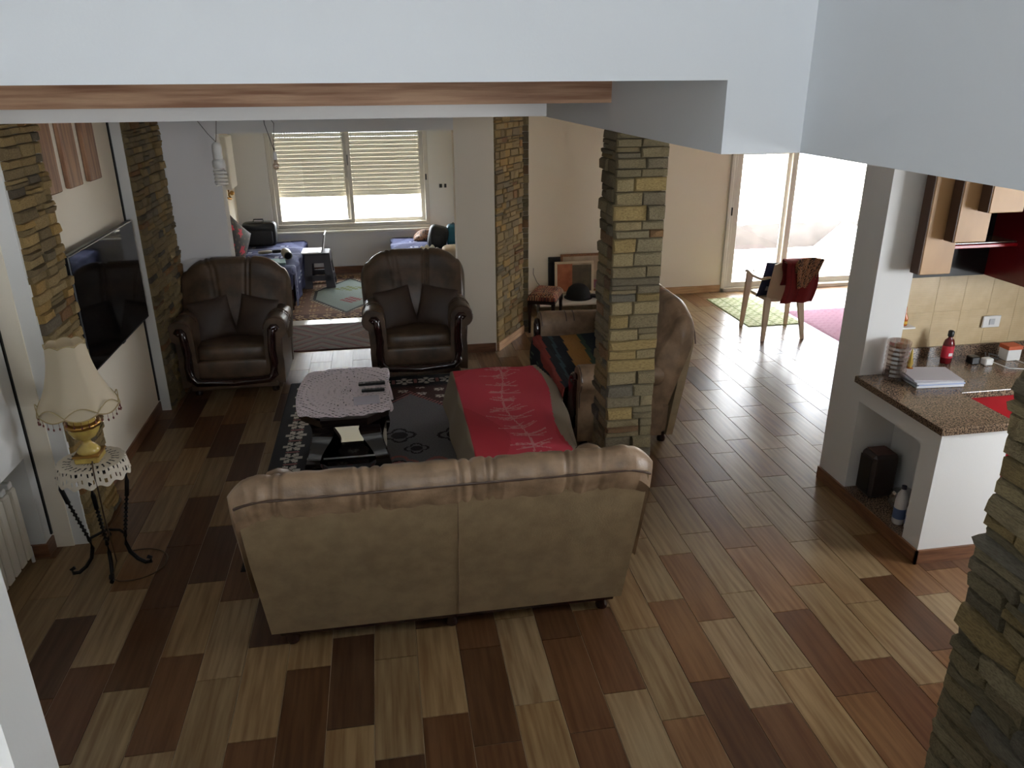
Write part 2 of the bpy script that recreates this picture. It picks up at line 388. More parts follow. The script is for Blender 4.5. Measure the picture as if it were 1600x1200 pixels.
# pilaster beside the lamp (faces +X)
p = pillar('stone clad pilaster on left wall behind the fringed lamp')
box('core', (-2.03, 4.37, 0), (-1.875, 4.9, 2.404), white, p)
stone_face(p, (-1.875, 4.40, .0), PI/2, .47, 0, 2.404, 11, ch=.05, lmin=.1, lmax=.24, rag=.02, tint=1.15, warm=(1.14, 1, .78))
p = pillar('stone clad pilaster on left wall between television and left armchair')
box('core', (-2.0, 6.43, 0), (-1.875, 7.44, 2.404), white, p)
stone_face(p, (-1.875, 6.44, .0), PI/2, .98, 0, 2.404, 12, ch=.058, lmin=.1, lmax=.26, rag=.0, tint=1.0, warm=(1.08, 1, .88))
# corner pilaster at the end of the partition, angled
p = pillar('angled stone clad corner column at right end of the partition wall')
a3 = math.atan2(.56, .36); w3 = math.hypot(.36, .56)
MB().prism([(1.07, 7.45), (1.43, 8.01), (1.5, 8.05), (1.5, 8.3), (1.08, 8.3), (1.05, 7.62)], 0, H).build('core', cream, p)
stone_face(p, (1.07, 7.44, 0), a3, w3, .09, 2.42, 13, ch=.065, lmin=.08, lmax=.2, depth=.02, tint=1.15, warm=(1.1, 1, .82))
stone_face(p, (1.44, 8.03, 0), 0, .07, 0, 2.42, 14, ch=.075, lmin=.06, lmax=.08, depth=.02, tint=.8)
box('baseboard', (0, -.03, 0), (w3, 0, .09), mat('light_skirting', L((196, 158, 116)), .4, L((170, 130, 92)), 5, stretch=(1, 1, 12)), p).matrix_local = Matrix.Translation((1.07, 7.44, 0)) @ Matrix.Rotation(a3, 4, 'Z')
# free-standing column
p = pillar('free-standing square stone clad column behind the three-seat sofa')
cx0, cx1, cy0, cy1 = 1.30, 1.55, 4.22, 4.5
box('core', (cx0, cy0, 0), (cx1, cy1, ZB), mortar, p)
stone_face(p, (cx0-.02, cy0, 0), 0, cx1-cx0+.04, 0, ZB, 21, ch=.062, lmin=.1, lmax=.26, depth=.028, rag=.008)
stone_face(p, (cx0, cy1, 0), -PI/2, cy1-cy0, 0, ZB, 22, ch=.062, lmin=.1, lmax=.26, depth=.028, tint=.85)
# near column at the right
p = pillar('near stone clad column at the right edge beside the counter')
box('core', (XP+.05, .3, 0), (XP+.35, 1.60, ZB), mortar, p)
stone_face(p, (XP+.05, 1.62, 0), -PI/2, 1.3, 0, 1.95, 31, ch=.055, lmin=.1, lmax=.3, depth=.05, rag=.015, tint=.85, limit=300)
# ------------------------------------------------------------------ windows and patio door
win = struct('window_1', (wx0, 11.24, wz0-.04), (wx1, 11.27, wz0), pvc)
for nm, a, b in (('window_frame', (wx0, 11.27, wz0), (wx0+.06, 11.38, wz1)), ('window_frame', (wx1-.06, 11.27, wz0), (wx1, 11.38, wz1)), ('window_frame', (wx0+.06, 11.272, wz0), (wx1-.06, 11.378, wz0+.05)), ('window_frame', (wx0+.06, 11.272, wz1-.05), (wx1-.06, 11.378, wz1))):
    box(nm, a, b, pvc, win, bev=.005)
xm = -.43
for x0, x1, y in ((wx0+.06, xm+.05, 11.30), (xm-.05, wx1-.06, 11.34)):
    mb = MB(); z0, z1 = wz0+.05, wz1-.05
    mb.box((x0, y, z0), (x0+.055, y+.03, z1), .004).box((x1-.055, y, z0), (x1, y+.03, z1), .004).box((x0+.054, y+.002, z0), (x1-.054, y+.028, z0+.05), .003).box((x0+.054, y+.002, z1-.05), (x1-.054, y+.028, z1), .003)
    sh = mb.build('sash', pvc, win); box('pane', (x0+.05, y+.012, z0+.05), (x1-.05, y+.016, z1-.05), glass, sh)
box('latch', (wx1-.045, 11.262, 1.28), (wx1-.025, 11.272, 1.36), black, win); box('latch', (xm-.0, 11.29, 1.5), (xm+.012, 11.30, 1.64), black, win)
box('sill', (wx0-.1, 11.19, wz0-.075), (wx1+.1, 11.25, wz0-.04), pvc, win, bev=.006)
sl = MB(); w_ = wx1-wx0
sl.loft([[(x, -.004, 0), (x, .006, .0), (x, .014, .02), (x, .012, .048), (x, 0, .0532), (x, -.008, .03)] for x in (0, w_)])
x = .01
while x < w_: sl.box((x, 0, .0525), (x+.02, .004, .0553)); x += .034
slme = sl.mesh('slat', slatmat)
z = 1.10
shut = struct('window_2', (wx0-.02, 11.405, 1.07), (wx1+.02, 11.43, 1.10), slatmat)
while z < 2.2: link('slat', slme, shut, (wx0, 11.41, z)); z += .0552
# patio door
pd = struct('door_1', (dx0, 9.22, -.0), (dx1, 9.40, .045), pvc)
for a, b in (((dx0, 9.22, 0), (dx0+.045, 9.40, 2.15)), ((dx0+.046, 9.25, 0.046), (dx0+.09, 9.38, 2.15)), ((dx1-.06, 9.22, 0), (dx1, 9.40, 2.15)), ((dx0, 9.22, 2.08), (dx1, 9.40, 2.15))): box('door_frame', a, b, pvc, pd, bev=.004)
for x0, x1, y in ((dx0+.09, 5.17, 9.26), (5.06, dx1-.06, 9.32)):
    mb = MB(); z0, z1 = .045, 2.08
    mb.box((x0, y, z0), (x0+.075, y+.035, z1), .004).box((x1-.075, y, z0), (x1, y+.035, z1), .004).box((x0+.074, y+.002, z0), (x1-.074, y+.033, z0+.07), .003).box((x0+.074, y+.002, z1-.07), (x1-.074, y+.033, z1), .003)
    sh = mb.build('door_leaf', pvc, pd); box('pane', (x0+.07, y+.015, z0+.07), (x1-.07, y+.019, z1-.07), glass, sh)
box('handle', (dx0+.06, 9.235, .98), (dx0+.075, 9.25, 1.08), black, pd)
box('shutter_bottom', (dx0, 9.405, 1.70), (dx1, 9.425, 2.15), slatmat, pd)
# outside: terrace, roofs, buildings
outw = mat('sunlit_render', L((238, 232, 222)), .9)
struct('ground_terrace', (2, 9.46, -.3), (12, 11.9, -.05), outw)
struct('ground_outside', (-30, 9.46, -3.4), (60, 90, -3.2), mat('dusty_ground', L((190, 176, 150)), .95, L((150, 140, 118)), .4))
o = struct('roof_ledge', (4, 12.6, -3.2), (12.5, 13.9, -.62), mat('ochre_ledge', L((120, 98, 70)), .9)); tag(o, 'ochre flat roof ledge just beyond the terrace', 'roof', kind='thing')
b = MB()
pts = [(5+.05*i, .03*abs(math.sin(i*.35))) for i in range(160)]
b.loft([[(x, 14.0, -.62), (x, 14.0, -.06+dz), (x, 14.25, -.06+dz), (x, 14.25, -.62)] for x, dz in pts])
b.build('garden_wall', mat('grey_stone_wall', L((66, 61, 58)), .95, L((52, 48, 46)), 4), label='grey wall with wavy coping behind the terrace roof', cat='wall', kind='thing')
b = MB(); b.loft([[(7.75, 12.2, -.72), (8.66, 12.2, .02), (9.6, 12.2, -.72)], [(7.75, 13.6, -.72), (8.66, 13.6, .02), (9.6, 13.6, -.72)]])
b.build('pitched_roof', outw, label='white gabled roof beyond the patio door', cat='roof')
for i, (x0, x1, y, z1, lab) in enumerate(((6, 12.5, 28, 2.4, 'pale distant house behind the left patio pane'), (13.5, 19, 30, 1.9, 'pale distant house behind the right patio pane'), (19.5, 30, 34, 3.2, 'widest pale distant house at the far right outside'))):
    t = thing('house', lab, 'building'); box('wall', (x0, y, -3.2), (x1, y+6, z1), outw, t); box('roof', (x0-.3, y-.3, z1), (x1+.3, y+6.3, z1+.25), outw, t)
    for k in range(3):
        xx = x0+.8+k*(x1-x0-1.6)/3; fr = box('window', (xx, y-.04, -.4), (xx+1, y, .9), mat('dark_window', L((90, 96, 104)), .3), t); box('sill', (xx-.1, y-.12, -.5), (xx+1.1, y, -.4), outw, fr)
# ------------------------------------------------------------------ soft furniture
def sup(mb, c, a, e=(.35, .35), n=(20, 12), rot=None):
    """superellipsoid: rounded boxes, cushions, bags"""
    f = lambda w, m: math.copysign(abs(w)**m, w)
    rings = []
    for i in range(n[1]+1):
        p = -PI/2+PI*i/n[1]; ring = []
        for j in range(n[0]):
            t = 2*PI*j/n[0]
            v = Vector((a[0]*f(math.cos(p), e[0])*f(math.cos(t), e[1]), a[1]*f(math.cos(p), e[0])*f(math.sin(t), e[1]), a[2]*f(math.sin(p), e[0])))
            if rot is not None: v = rot @ v
            ring.append((c[0]+v.x, c[1]+v.y, c[2]+v.z))
        rings.append(ring)
    return mb.loft(rings, cap=False)
def RX(a): return Matrix.Rotation(a, 3, 'X')
def RY(a): return Matrix.Rotation(a, 3, 'Y')
def RZ(a): return Matrix.Rotation(a, 3, 'Z')
def make_sofa(name, label, cat, loc, rz, w, d, ht, lean, seats, lm, lb, pleats, armz=.60, edge=.6, drop_=.2, arch=2.2, group=None, backw=None, rearf=1, nfoot=3):
    t = thing(name, label, cat, loc, rz, group); r_ = d/2; bw = (backw or w-.06)/2
    # base body
    b = MB(); b.box((-w/2+.1, -d/2+.09, .1), (w/2-.1, d/2-lean-.02, .33), .02); b.build('base', lm, t, 40)
    if seats == 3: MB().tube([(-.035, d/2-lean+.002, .1), (-.035, d/2-lean*.42+.002, (ht-.08)*.6), (-.035, d/2+.002, ht-.09)], .0025, 5).build('back_seam', lm, t, 60)
    box('base_rail', (-w/2+.12, -d/2+.1, .075), (w/2-.12, d/2-lean, .105), darkwood, t, bev=.006)
    # rear panel
    rng = random.Random(int(w*100)); n = 48; rings = []
    for i in range(n+1):
        u = -1+2*i/n; x = u*bw*.985
        e = max(0, (abs(u)-edge)/(1-edge)); z1 = ht-.08-drop_*rearf*(e**arch if arch else 1-math.sqrt(max(0, 1-(e*.985)**2)))
        xb = x*(1-.04)
        rings.append([(xb, d/2-lean-.05, .095), (xb, d/2-lean, .095), (xb*.35+x*.65, d/2-lean*.42, z1*.6), (x, d/2, z1), (x, d/2-.06, z1)])
    MB().loft(rings).build('back_panel', lb, t, 40)
    MB().tube([(r[3][0], r[3][1]+.012, r[3][2]-.004) for r in rings], .006, 6).build('piping', pipemat, t, 60)
    # padded backrest with pleats
    n = int(w*140); rings = []
    for i in range(n+1):
        u = -1+2*i/n; x = u*bw
        e = max(0, (abs(u)-edge)/(1-edge)); z1 = ht-drop_*(e**arch if arch else 1-math.sqrt(max(0, 1-(e*.985)**2))); th = 1-.55*max(0, (abs(u)-.9)/.1)**2
        ring = []
        for k in range(15):
            q = k/14; a = q*PI  # front bottom -> over the top -> rear seam
            cr = 0
            for pc, sl_, amp in pleats: cr += amp*(.55 if seats == 3 else .8)*math.exp(-((u-pc-sl_*(q-.3))*bw/(.010 if seats == 3 else .012))**2)
            cr += (.003 if seats == 3 else .0004)*math.sin(u*41+q*3)*math.sin(u*13)
            if q < .5:
                f = q/.5; y = d/2-.30+.16*f**1.5; z = .36+(z1-.1-.36)*f; bulge = -.045*math.sin(f*PI)
                y += (bulge+cr*1.0)*th; y = d/2-.06-(d/2-.06-y)*th
            else:
                f = (q-.5)/.5; cyy, czz, ra, rb = d/2-.065, z1-.1, .08*th, .1
                aa = PI-f*PI; y = cyy+(ra+.004-cr)*math.cos(aa); z = czz+(rb-cr)*math.sin(aa)-.018*(f**6)
            ring.append((x+.03*u*math.sin(q*PI)*(abs(u) > .9), y, z))
        rings.append(ring)
    MB().loft(rings).build('backrest', lm, t, 50)
    # arms
    for sx in (-1, 1):
        rings = []
        for k, y in enumerate((-d/2+.02, -d/2+.04, -d/2+.09, -d/2+.3, d/2-lean-.22, d/2-lean-.14, d/2-lean-.09)):
            g = (.97, 1.06, 1.06, 1.0, .95, .92, .7)[k]; ring = []
            c0 = w/2-.105; R_ = .1*g
            ring += [(c0-.10, .12), (c0-.11, .3), (c0-.105, armz-.09)]
            for j in range(9):
                a = PI-j*(PI*1.38)/8; ring.append((c0+R_*math.cos(a), armz-.02+R_*math.sin(a)))
            ring += [(c0+.035, armz-.14), (c0+.045, .3), (c0+.04, .1)]
            rings.append([(sx*px, y, z) for px, z in ring])
        if sx < 0: rings = [r[::-1] for r in rings]
        MB().loft(rings).build('arm', lm, t, 50)
        pts = [(sx*(w/2-.105+.03*math.cos(a)), -d/2+.0, armz-.02+.03*math.sin(a)) for a in (.2, 1.2, 2.2, 3.0)]
        pts += [(sx*(w/2-.14), -d/2, armz-.1), (sx*(w/2-.15), -d/2, .42), (sx*(w/2-.145), -d/2-.005, .3), (sx*(w/2-.15), -d/2-.01, .2), (sx*(w/2-.2), -d/2-.012, .155), (0, -d/2-.02, .14)]
        MB().tube(pts, [.016, .022, .028, .034, .036, .036, .038, .038, .034, .03], 8).build('arm_trim', darkwood, t, 60)
        m_ = MB(); sup(m_, (sx*(w/2-.1), -d/2-.005, armz-.02), (.02, .012, .02), (1, 1), (10, 6)); m_.build('rosette', darkwood, t, 60)
        MB().tube([(sx*(w/2-.105+.098*math.cos(a)), -d/2+.03, armz-.02+.098*math.sin(a)) for a in [PI-j*PI*1.35/14 for j in range(15)]]+[(sx*(w/2-.07), -d/2+.03, .35)], .006, 5).build('arm_piping', pipemat, t, 60)
        for k in (.25, .32): # pleats on the arm roll
            MB().tube([(sx*(w/2-.105+.1*math.cos(a)), -d/2+k, armz-.02+.099*math.sin(a)) for a in [PI*.9-j*PI*.9/8 for j in range(9)]], .005, 5).build('arm_seam', pipemat, t, 60)
    # seat cushions
    sw = (w-.38)/seats
    for k in range(seats):
        m_ = MB(); sup(m_, (-(w-.38)/2+sw*(k+.5), -.06, .37), (sw/2, d/2-.12, .085), (.35, .28), (28, 12)); m_.build('seat_cushion', lm, t, 60)
    m_ = MB(); sup(m_, (0, -d/2+.075, .25), ((w-.34)/2, .055, .09), (.4, .3), (24, 10)); m_.build('front_apron', lm, t, 60)
    box('lower_rail', (-w/2+.13, -d/2+.005, .07), (w/2-.13, -d/2+.06, .13), lm, t, bev=.015)
    # feet
    xs = [-w/2+.17, w/2-.17] if nfoot == 2 else [-w/2+.17, 0, w/2-.17]
    fm = MB().lathe([(.012, 0), (.03, .008), (.034, .03), (.024, .055), (.03, .075), (.03, .09)], n=14).mesh('foot', darkwood, 50)
    for x in xs: link('foot', fm, t, (x, d/2-lean-.05, 0))
    for x in (xs[0], xs[-1]): link('foot', fm, t, (x, -d/2+.1, 0))
    return t
P3 = [(-.63, .05, .02), (-.58, .02, .016), (-.24, .05, .02), (-.19, .02, .016), (-.09, -.03, .02), (-.04, -.02, .016), (.3, .05, .02), (.36, .02, .014), (.44, -.04, .018), (.76, .04, .018), (.81, .02, .014), (-.8, .1, .01), (.93, -.05, .01)]
make_sofa('sofa', 'large taupe leather three-seat sofa seen from behind in the foreground', 'sofa', (.215, 3.45, 0), PI, 1.92, .9, 1.03, .2, 3, leather, leatherback, P3, edge=.86, drop_=.09, arch=2, rearf=.3, armz=.575)
PA = [(-.36, -.44, .02), (-.28, -.38, .018), (.19, .12, .02), (.27, .14, .018)]
ac = make_sofa('armchair', 'brown leather armchair on the left beside the television wall', 'armchair', (-1.375, 7.02, 0), 0, 1.0, .78, 1.10, .08, 1, leatherdark, leatherdark, PA, edge=.38, drop_=.26, arch=0, nfoot=2, group='brown leather armchairs', backw=.93, armz=.62)
a2 = copy_tree(ac); a2.location = (.255, 7.08, 0); a2['label'] = 'brown leather armchair in the middle of the room in front of the doorway'
make_sofa('loveseat', 'beige leather two-seat sofa on the right partly hidden by the stone column', 'sofa', (1.72, 5.76, 0), -PI/2, 1.62, .86, 1.1, .1, 2, leather, leatherback, [(-.5, .1, .02), (-.42, .1, .016), (.2, -.1, .02), (.28, -.1, .016)], edge=.6, drop_=.24, arch=0, nfoot=2, armz=.6)
def pillow(name, label, w, h, t, loc, rot, m, col=None, group=None, nn=22, **k):
    pr = lambda u, v: (abs(1-u*u)**.45)*(abs(1-v*v)**.45)
    def pos(s):
        def f(u, v):
            U, V = u*2-1, v*2-1; pin = 1-.06*(1-abs(U*V))
            return (U*w/2*(1-.05*(1-V*V)), s*t/2*pr(U, V), V*h/2*(1-.05*(1-U*U)))
        return f
    vs, fs, fc = [], [], []
    for s in (-1, 1):
        f = pos(s); n0 = len(vs); vs += [f(i/nn, j/nn) for j in range(nn+1) for i in range(nn+1)]
        for j in range(nn):
            for i in range(nn):
                a = n0+j*(nn+1)+i; q = (a, a+1, a+nn+2, a+nn+1); fs.append(q if s < 0 else q[::-1])
                if col: fc.append(col((i+.5)/nn, (j+.5)/nn))
    me = bpy.data.meshes.new(name); me.from_pydata(vs, [], fs); me.materials.append(m)
    if col:
        ca = me.color_attributes.new('Col', 'FLOAT_COLOR', 'CORNER'); arr = np.ones((len(fs), 4, 4), np.float32); arr[:, :, :3] = np.array(fc, np.float32)[:, None, :]; ca.data.foreach_set('color', arr.ravel())
    me.polygons.foreach_set('use_smooth', [True]*len(fs))
    o = bpy.data.objects.new(name, me); C.objects.link(o); o.location = loc; o.rotation_euler = rot
    return tag(o, label, 'cushion', group, **k)
cushmat = mat('dark_brown_cushion', L((64, 48, 36)), .6, L((54, 40, 32)), 6)
for ax, ay, nm in ((-1.375, 7.02, 'left armchair'), (.255, 7.08, 'middle armchair')):
    pillow('throw_cushion', 'dark brown cushion leaning at the left inside the '+nm, .35, .37, .13, (ax-.185, ay+.0, .61), (math.radians(-20), math.radians(-8), math.radians(16)), cushmat, group='dark cushions in the armchairs')
    pillow('throw_cushion', 'dark brown cushion leaning at the right inside the '+nm, .35, .37, .13, (ax+.195, ay+.0, .61), (math.radians(-20), math.radians(9), math.radians(-16)), cushmat, group='dark cushions in the armchairs')
redd, blk_ = L((150, 18, 34)), L((26, 22, 24))
pillow('striped_cushion', 'black cushion with red stripes on the loveseat by the column', .42, .42, .14, (1.86, 6.12, .67), (math.radians(0), math.radians(8), math.radians(62)), attrcloth, col=lambda u, v: redd if (.22 < v < .36 or .58 < v < .74) else blk_)
# striped throw over the loveseat
SC = [(L((24, 26, 34)), .10), (L((150, 62, 52)), .085), (L((32, 38, 44)), .05), (L((60, 84, 92)), .02), (L((26, 32, 44)), .06), (L((168, 122, 60)), .11), (L((60, 84, 70)), .03), (L((24, 44, 58)), .12), (L((70, 98, 84)), .02), (L((24, 40, 44)), .04), (L((110, 132, 84)), .045), (L((26, 44, 50)), .06), (L((54, 84, 72)), .03), (L((24, 28, 34)), .10)]
def stripecol(q):
    q = q*sum(s[1] for s in SC)
    for c, w_ in SC:
        if q < w_: return c
        q -= w_
    return SC[-1][0]
def throwpos(u, v):  # u from the front hem up over the seat to the back, v along the sofa
    y = 5.16+v*1.22+(1-u)*.05; s = u*1.12; w_ = .012*math.sin(v*17+u*5)
    if s < .34: x, z = 1.262-.02*math.sin(s*9)+w_-.02*(1-v), .13+s
    elif s < .42: a = (s-.34)/.08*PI/2; x, z = 1.262+.045*(1-math.cos(a)), .455+.028*math.sin(a)
    else: x, z = 1.30+(s-.42), .482+.006*math.sin(v*13+s*8)
    return (x, y+(v-.5)*.03*math.sin(u*9), z)
grid('striped_throw', 60, 60, throwpos, lambda u, v: stripecol(min(.999, max(0, (u-.16)*.95+(1-v)*.08))) if u > .2 or (u*22+v*2) % 1 > .12 else L((90, 104, 84)), attrcloth, thick=.008, label='multicoloured striped woven throw spread over the loveseat seat', cat='blanket')
# ottoman under the red cloth
ot = thing('ottoman', 'low padded bench hidden under the red cloth', 'ottoman', (.82, 4.95, .011))
m_ = MB(); sup(m_, (0, 0, .23), (.32, .82, .17), (.25, .2), (28, 12)); m_.build('seat_pad', leather, ot, 60)
for x in (-.22, .22):
    for y in (-.7, .7): MB().lathe([(.02, 0), (.028, .02), (.028, .1)], (x, y, 0), 10).build('foot', darkwood, ot, 50)
R1, R2, BG, LF = L((184, 42, 60)), L((196, 56, 76)), L((150, 138, 120)), L((202, 132, 134))
def redpos(u, v):
    # across: u 0..1 with both sides hanging; v along the bench from near to far
    s = -.62+u*1.34; hang = max(0, -.33-s) if s < 0 else max(0, s-.37+.05*math.sin(v*6+1))
    top = s+hang if s < 0 else s-hang
    fz = (v-.93)/.07*.22 if v > .93 else 0
    x = .80+top+(-1 if s < 0 else 1)*hang*.25+.010*math.sin(v*19)*(hang > 0)
    z = .425-hang*.95-fz*(hang < .2)+.010*math.sin(u*14+v*5)*math.sin(v*11)-.02*max(0, top-.2)/.17*math.sin(v*4)
    return (x, 4.08+min(v, .93)/.93*1.72, max(.03, z))
LEAF = []
rr = random.Random(3)
for vx in np.arange(.05, .93, .085):
    for k in range(5): LEAF.append((.47+.03*math.sin(vx*9)+rr.uniform(-.04, .04), vx+rr.uniform(-.015, .015), rr.uniform(-1, 1)*1.0, rr.uniform(.05, .13)))
def redcol(u, v):
    if u < .222 or u > .695-.035*math.sin(v*7-.4): return BG
    for lx, lv, sl_, ln in LEAF:
        du = u-lx; dv = (v-lv)
        if abs(du) < ln*.75 and abs(dv-.35*abs(du)*(1 if sl_ > 0 else .4)-sl_*.04*du/ln) < .0035: return LF
    if abs(u-.47-.03*math.sin(v*9)) < .004: return LF
    return R1 if (math.sin(u*9)+math.sin(v*7)) > .5 else R2
grid('red_cloth', 150, 200, redpos, redcol, attrsmooth, thick=.006, label='red cloth with pale bamboo leaf print and beige borders draped over the bench', cat='blanket')
# ------------------------------------------------------------------ rugs
def rug(name, label, x0, x1, y0, y1, z, col, res=.01, th=.01, wav=0, **k):
    nx, ny = int((x1-x0)/res), int((y1-y0)/res)
    f = lambda u, v: (x0+u*(x1-x0), y0+v*(y1-y0)+wav*math.sin(u*9), z+th)
    def pos(u, v):
        x, y, zz = f(u, v); return (x, y, z+.001 if u in (0, 1) or v in (0, 1) else zz)
    return grid(name, nx, ny, pos, lambda u, v: col(x0+u*(x1-x0), y0+v*(y1-y0), u, v), attrcloth, label=label, cat='rug', **k)
K1, K2, KW, KG, KR, KP = L((28, 24, 26)), L((74, 46, 40)), L((212, 204, 192)), L((116, 114, 118)), L((70, 34, 34)), L((166, 108, 104))
def flower(x, y, r, n=8, ph=0):
    d = math.hypot(x, y); a = math.atan2(y, x)+ph
    return d < r*(.55+.45*abs(math.cos(a*n/2))) and d > r*.2 and abs(math.sin(a*n/2)) < .93
def medallion(x, y, s):
    d = abs(x)+abs(y); a = math.atan2(y, x); r = math.hypot(x, y)/s
    return (abs(r-.55-.3*abs(math.cos(2*a))) < .09) or (abs(r-.28) < .07)
def rugcol(x, y, u, v):
    dx, dy = min(x+.93, 1.2-x), min(y-3.9, 6.86-y); e = min(dx, dy)
    if e < .03: return K1
    if e < .27:
        t_ = (y if dx < dy else x); c = (t_ % .2)-.1
        if flower(e-.15, c, .085, 6): return KW
        if abs(abs(c)-.1) < .012 and e > .1 and e < .2: return KP
        return K1
    if e < .31: return K2 if int((x+y)*50) % 2 else K1
    # central lozenge of grey field
    ex, ey = abs(x-.14)/1.0, abs(y-5.3)/1.18; lo = ex+ey
    if lo < .93:
        for mx, my, s in ((.28, 4.95, .2), (.0, 5.05, .16), (.02, 5.55, .14), (.14, 5.3, .1), (.45, 5.5, .15), (-.35, 5.3, .2)):
            if medallion(x-mx, y-my, s): return KP if s > .15 else K1
            if math.hypot(x-mx, y-my) < s*.45: return K1
        return KG
    if lo < .99: return K1 if int((x-y)*40) % 2 else KP
    cx_, cy_ = (x % .16)-.08, ((y+(.08 if int(x/.16) % 2 else 0)) % .16)-.08
    if flower(cx_, cy_, .05, 7) and cy_ < .02: return KW
    return K2
rug('living_rug', 'dark patterned carpet with grey field under the coffee table', -.93, 1.2, 3.9, 6.86, 0, rugcol)
B1, B2, B3, T1 = L((132, 100, 82)), L((92, 64, 56)), L((192, 162, 124)), L((138, 150, 144))
def farcol(x, y, u, v):
    X, Y = x+.5, (y-10.0)
    e = min(x+1.75, .75-x, y-8.93, 11.05-y)
    if e < .05: return B3 if int((x+y)*30) % 2 else B2
    if e < .2:
        c = ((x if e == y-8.93 or e == 11.05-y else y) % .16)-.08
        return B3 if flower(e-.12, c, .055, 6) else B2
    hx = max(abs(X)/.62+abs(Y)/.95, abs(X)/.47)
    if hx < .86:
        if abs(X-.05)/.2+abs(Y+.28)/.2 < .8 and (int((x*30))+int(y*26)) % 3: return L((134, 56, 62))
        if abs(X)/.24+abs(Y-.3)/.16 < .9 and (int(x*28)+int(y*20)) % 3: return L((110, 116, 70))
        return T1
    if hx < .93: return L((60, 62, 62))
    if hx < 1.0: return L((190, 176, 150)) if int((x-y)*25) % 2 else B2
    cx_, cy_ = (x % .2)-.1, (y % .2)-.1
    if flower(cx_, cy_, .07, 6): return B3 if (int(x*40)) % 2 else L((150, 110, 84))
    return B1
rug('bedroom_rug', 'brown Persian style rug with pale blue central lozenge in the far room', -1.75, .75, 8.93, 11.05, 0, farcol, .0125)
def kilim(x, y, u, v):
    X = ((x+.72) % 1.0)-.5; Y = (y-8.24)
    d = abs(abs(X)*.9-abs(Y)*1.0)
    q = (abs(X)*.9+abs(Y)) % .16
    if abs(Y) > .45: return L((88, 44, 44))
    if abs(X)/.2+abs(Y)/.2 < 1: return L((126, 88, 66)) if (int(x*40)+int(y*30)) % 2 else L((84, 78, 74))
    if q < .035: return L((104, 56, 58))
    return L((122, 106, 100)) if q < .1 else L((104, 98, 92))
rug('kilim_runner', 'flat woven red and grey kilim runner lying in the doorway', -1.25, .55, 7.78, 8.70, 0, kilim, .0125)
struct('trim_2', (-1.9, 8.72, -.004), (1.0, 8.9, .006), mat('white_marble', L((226, 222, 214)), .15))
def patiorug(x, y, u, v):
    if (u*4) % 1 < .06 or (v*3) % 1 < .05: return L((120, 130, 84))
    return L((196, 200, 160)) if math.sin(x*60)*math.sin(y*55) > -.2 else L((150, 160, 110))
rug('patio_rug', 'small pale green checked rug beside the plastic chair', 3.95, 4.62, 7.72, 8.92, 0, patiorug, .015)
def pinkrug(x, y, u, v): return L((176, 128, 150)) if math.sin(x*70)*math.sin(y*70) > -.3 else L((166, 116, 140))
g = rug('pink_rug', 'plain pink rug on the floor near the patio door', 4.66, 6.2, 6.55, 8.25, 0, pinkrug, .03)
# ------------------------------------------------------------------ coffee table
ct = thing('coffee_table', 'black lacquered octagonal coffee table with mirror shelf on the dark carpet', 'table', (-.345, 5.34, .01))
def octa(a, b, c): return [(-a+c, -b), (a-c, -b), (a, -b+c), (a, b-c), (a-c, b), (-a+c, b), (-a, b-c), (-a, -b+c)]
MB().prism(octa(.315, .49, .16), .45, .485, .01).build('top', blackwood, ct)
MB().prism(octa(.30, .46, .15), .41, .45).build('apron', blackwood, ct)
MB().prism(octa(.27, .42, .13), .10, .13).build('shelf', blackwood, ct)
box('mirror_shelf', (-.17, -.36, .13), (.19, .36, .136), chrome, ct)
for sx in (-1, 1):
    for sy in (-1, 1):
        rings = []
        for k in range(13):
            z = .0+.42*k/12; q = .06*math.sin(z/.42*2*PI)
            cx_, cy_ = sx*(.20+q*.7), sy*(.33+q); tt = .035; ww = .06+.015*math.cos(z*20)
            rings.append([(cx_-ww, cy_-tt, z), (cx_+ww, cy_-tt, z), (cx_+ww, cy_+tt, z), (cx_-ww, cy_+tt, z)])
        MB().loft(rings).build('leg', blackwood, ct, 50)
lace = mat('crochet_lace', L((228, 216, 222)), .95, bump=.4, bscale=200)
def lacepos(u, v):
    x, y = (u-.5)*2, (v-.5)*2
    r = math.hypot(x, y); sc = 1-.13*max(0, (r-1)/.414)
    X = -.34+x*.35*sc; Y = 5.34+y*.475*sc+.008*math.sin(x*14); z = .4985+.0015*math.sin(x*30)*math.cos(y*25)
    if X > -.035: d = X+.035; X = -.035+d*.35+.01*math.sin(y*9)*min(1, d*40); z -= d*(2.2+.8*math.sin(y*6))
    return (X, Y, z)
def lacedrop(u, v):
    x, y = (u-.5)*2, (v-.5)*2; r = math.hypot(x, y); a = math.atan2(y, x)
    k = int(r*18)
    if r < .12: return (int(r*60)+int((a+4)*3)) % 3 == 0
    if r < .78: return abs(math.sin(a*24+k*.6)) < .22 and k % 2 == 0
    return (int(u*60)+int(v*84)) % 4 == 0 and k % 3 != 0
grid('lace_tablecloth', 90, 126, lacepos, None, lace, drop=lacedrop, smooth=False, thick=.0025, label='lilac white crocheted lace cloth covering the coffee table', cat='tablecloth')
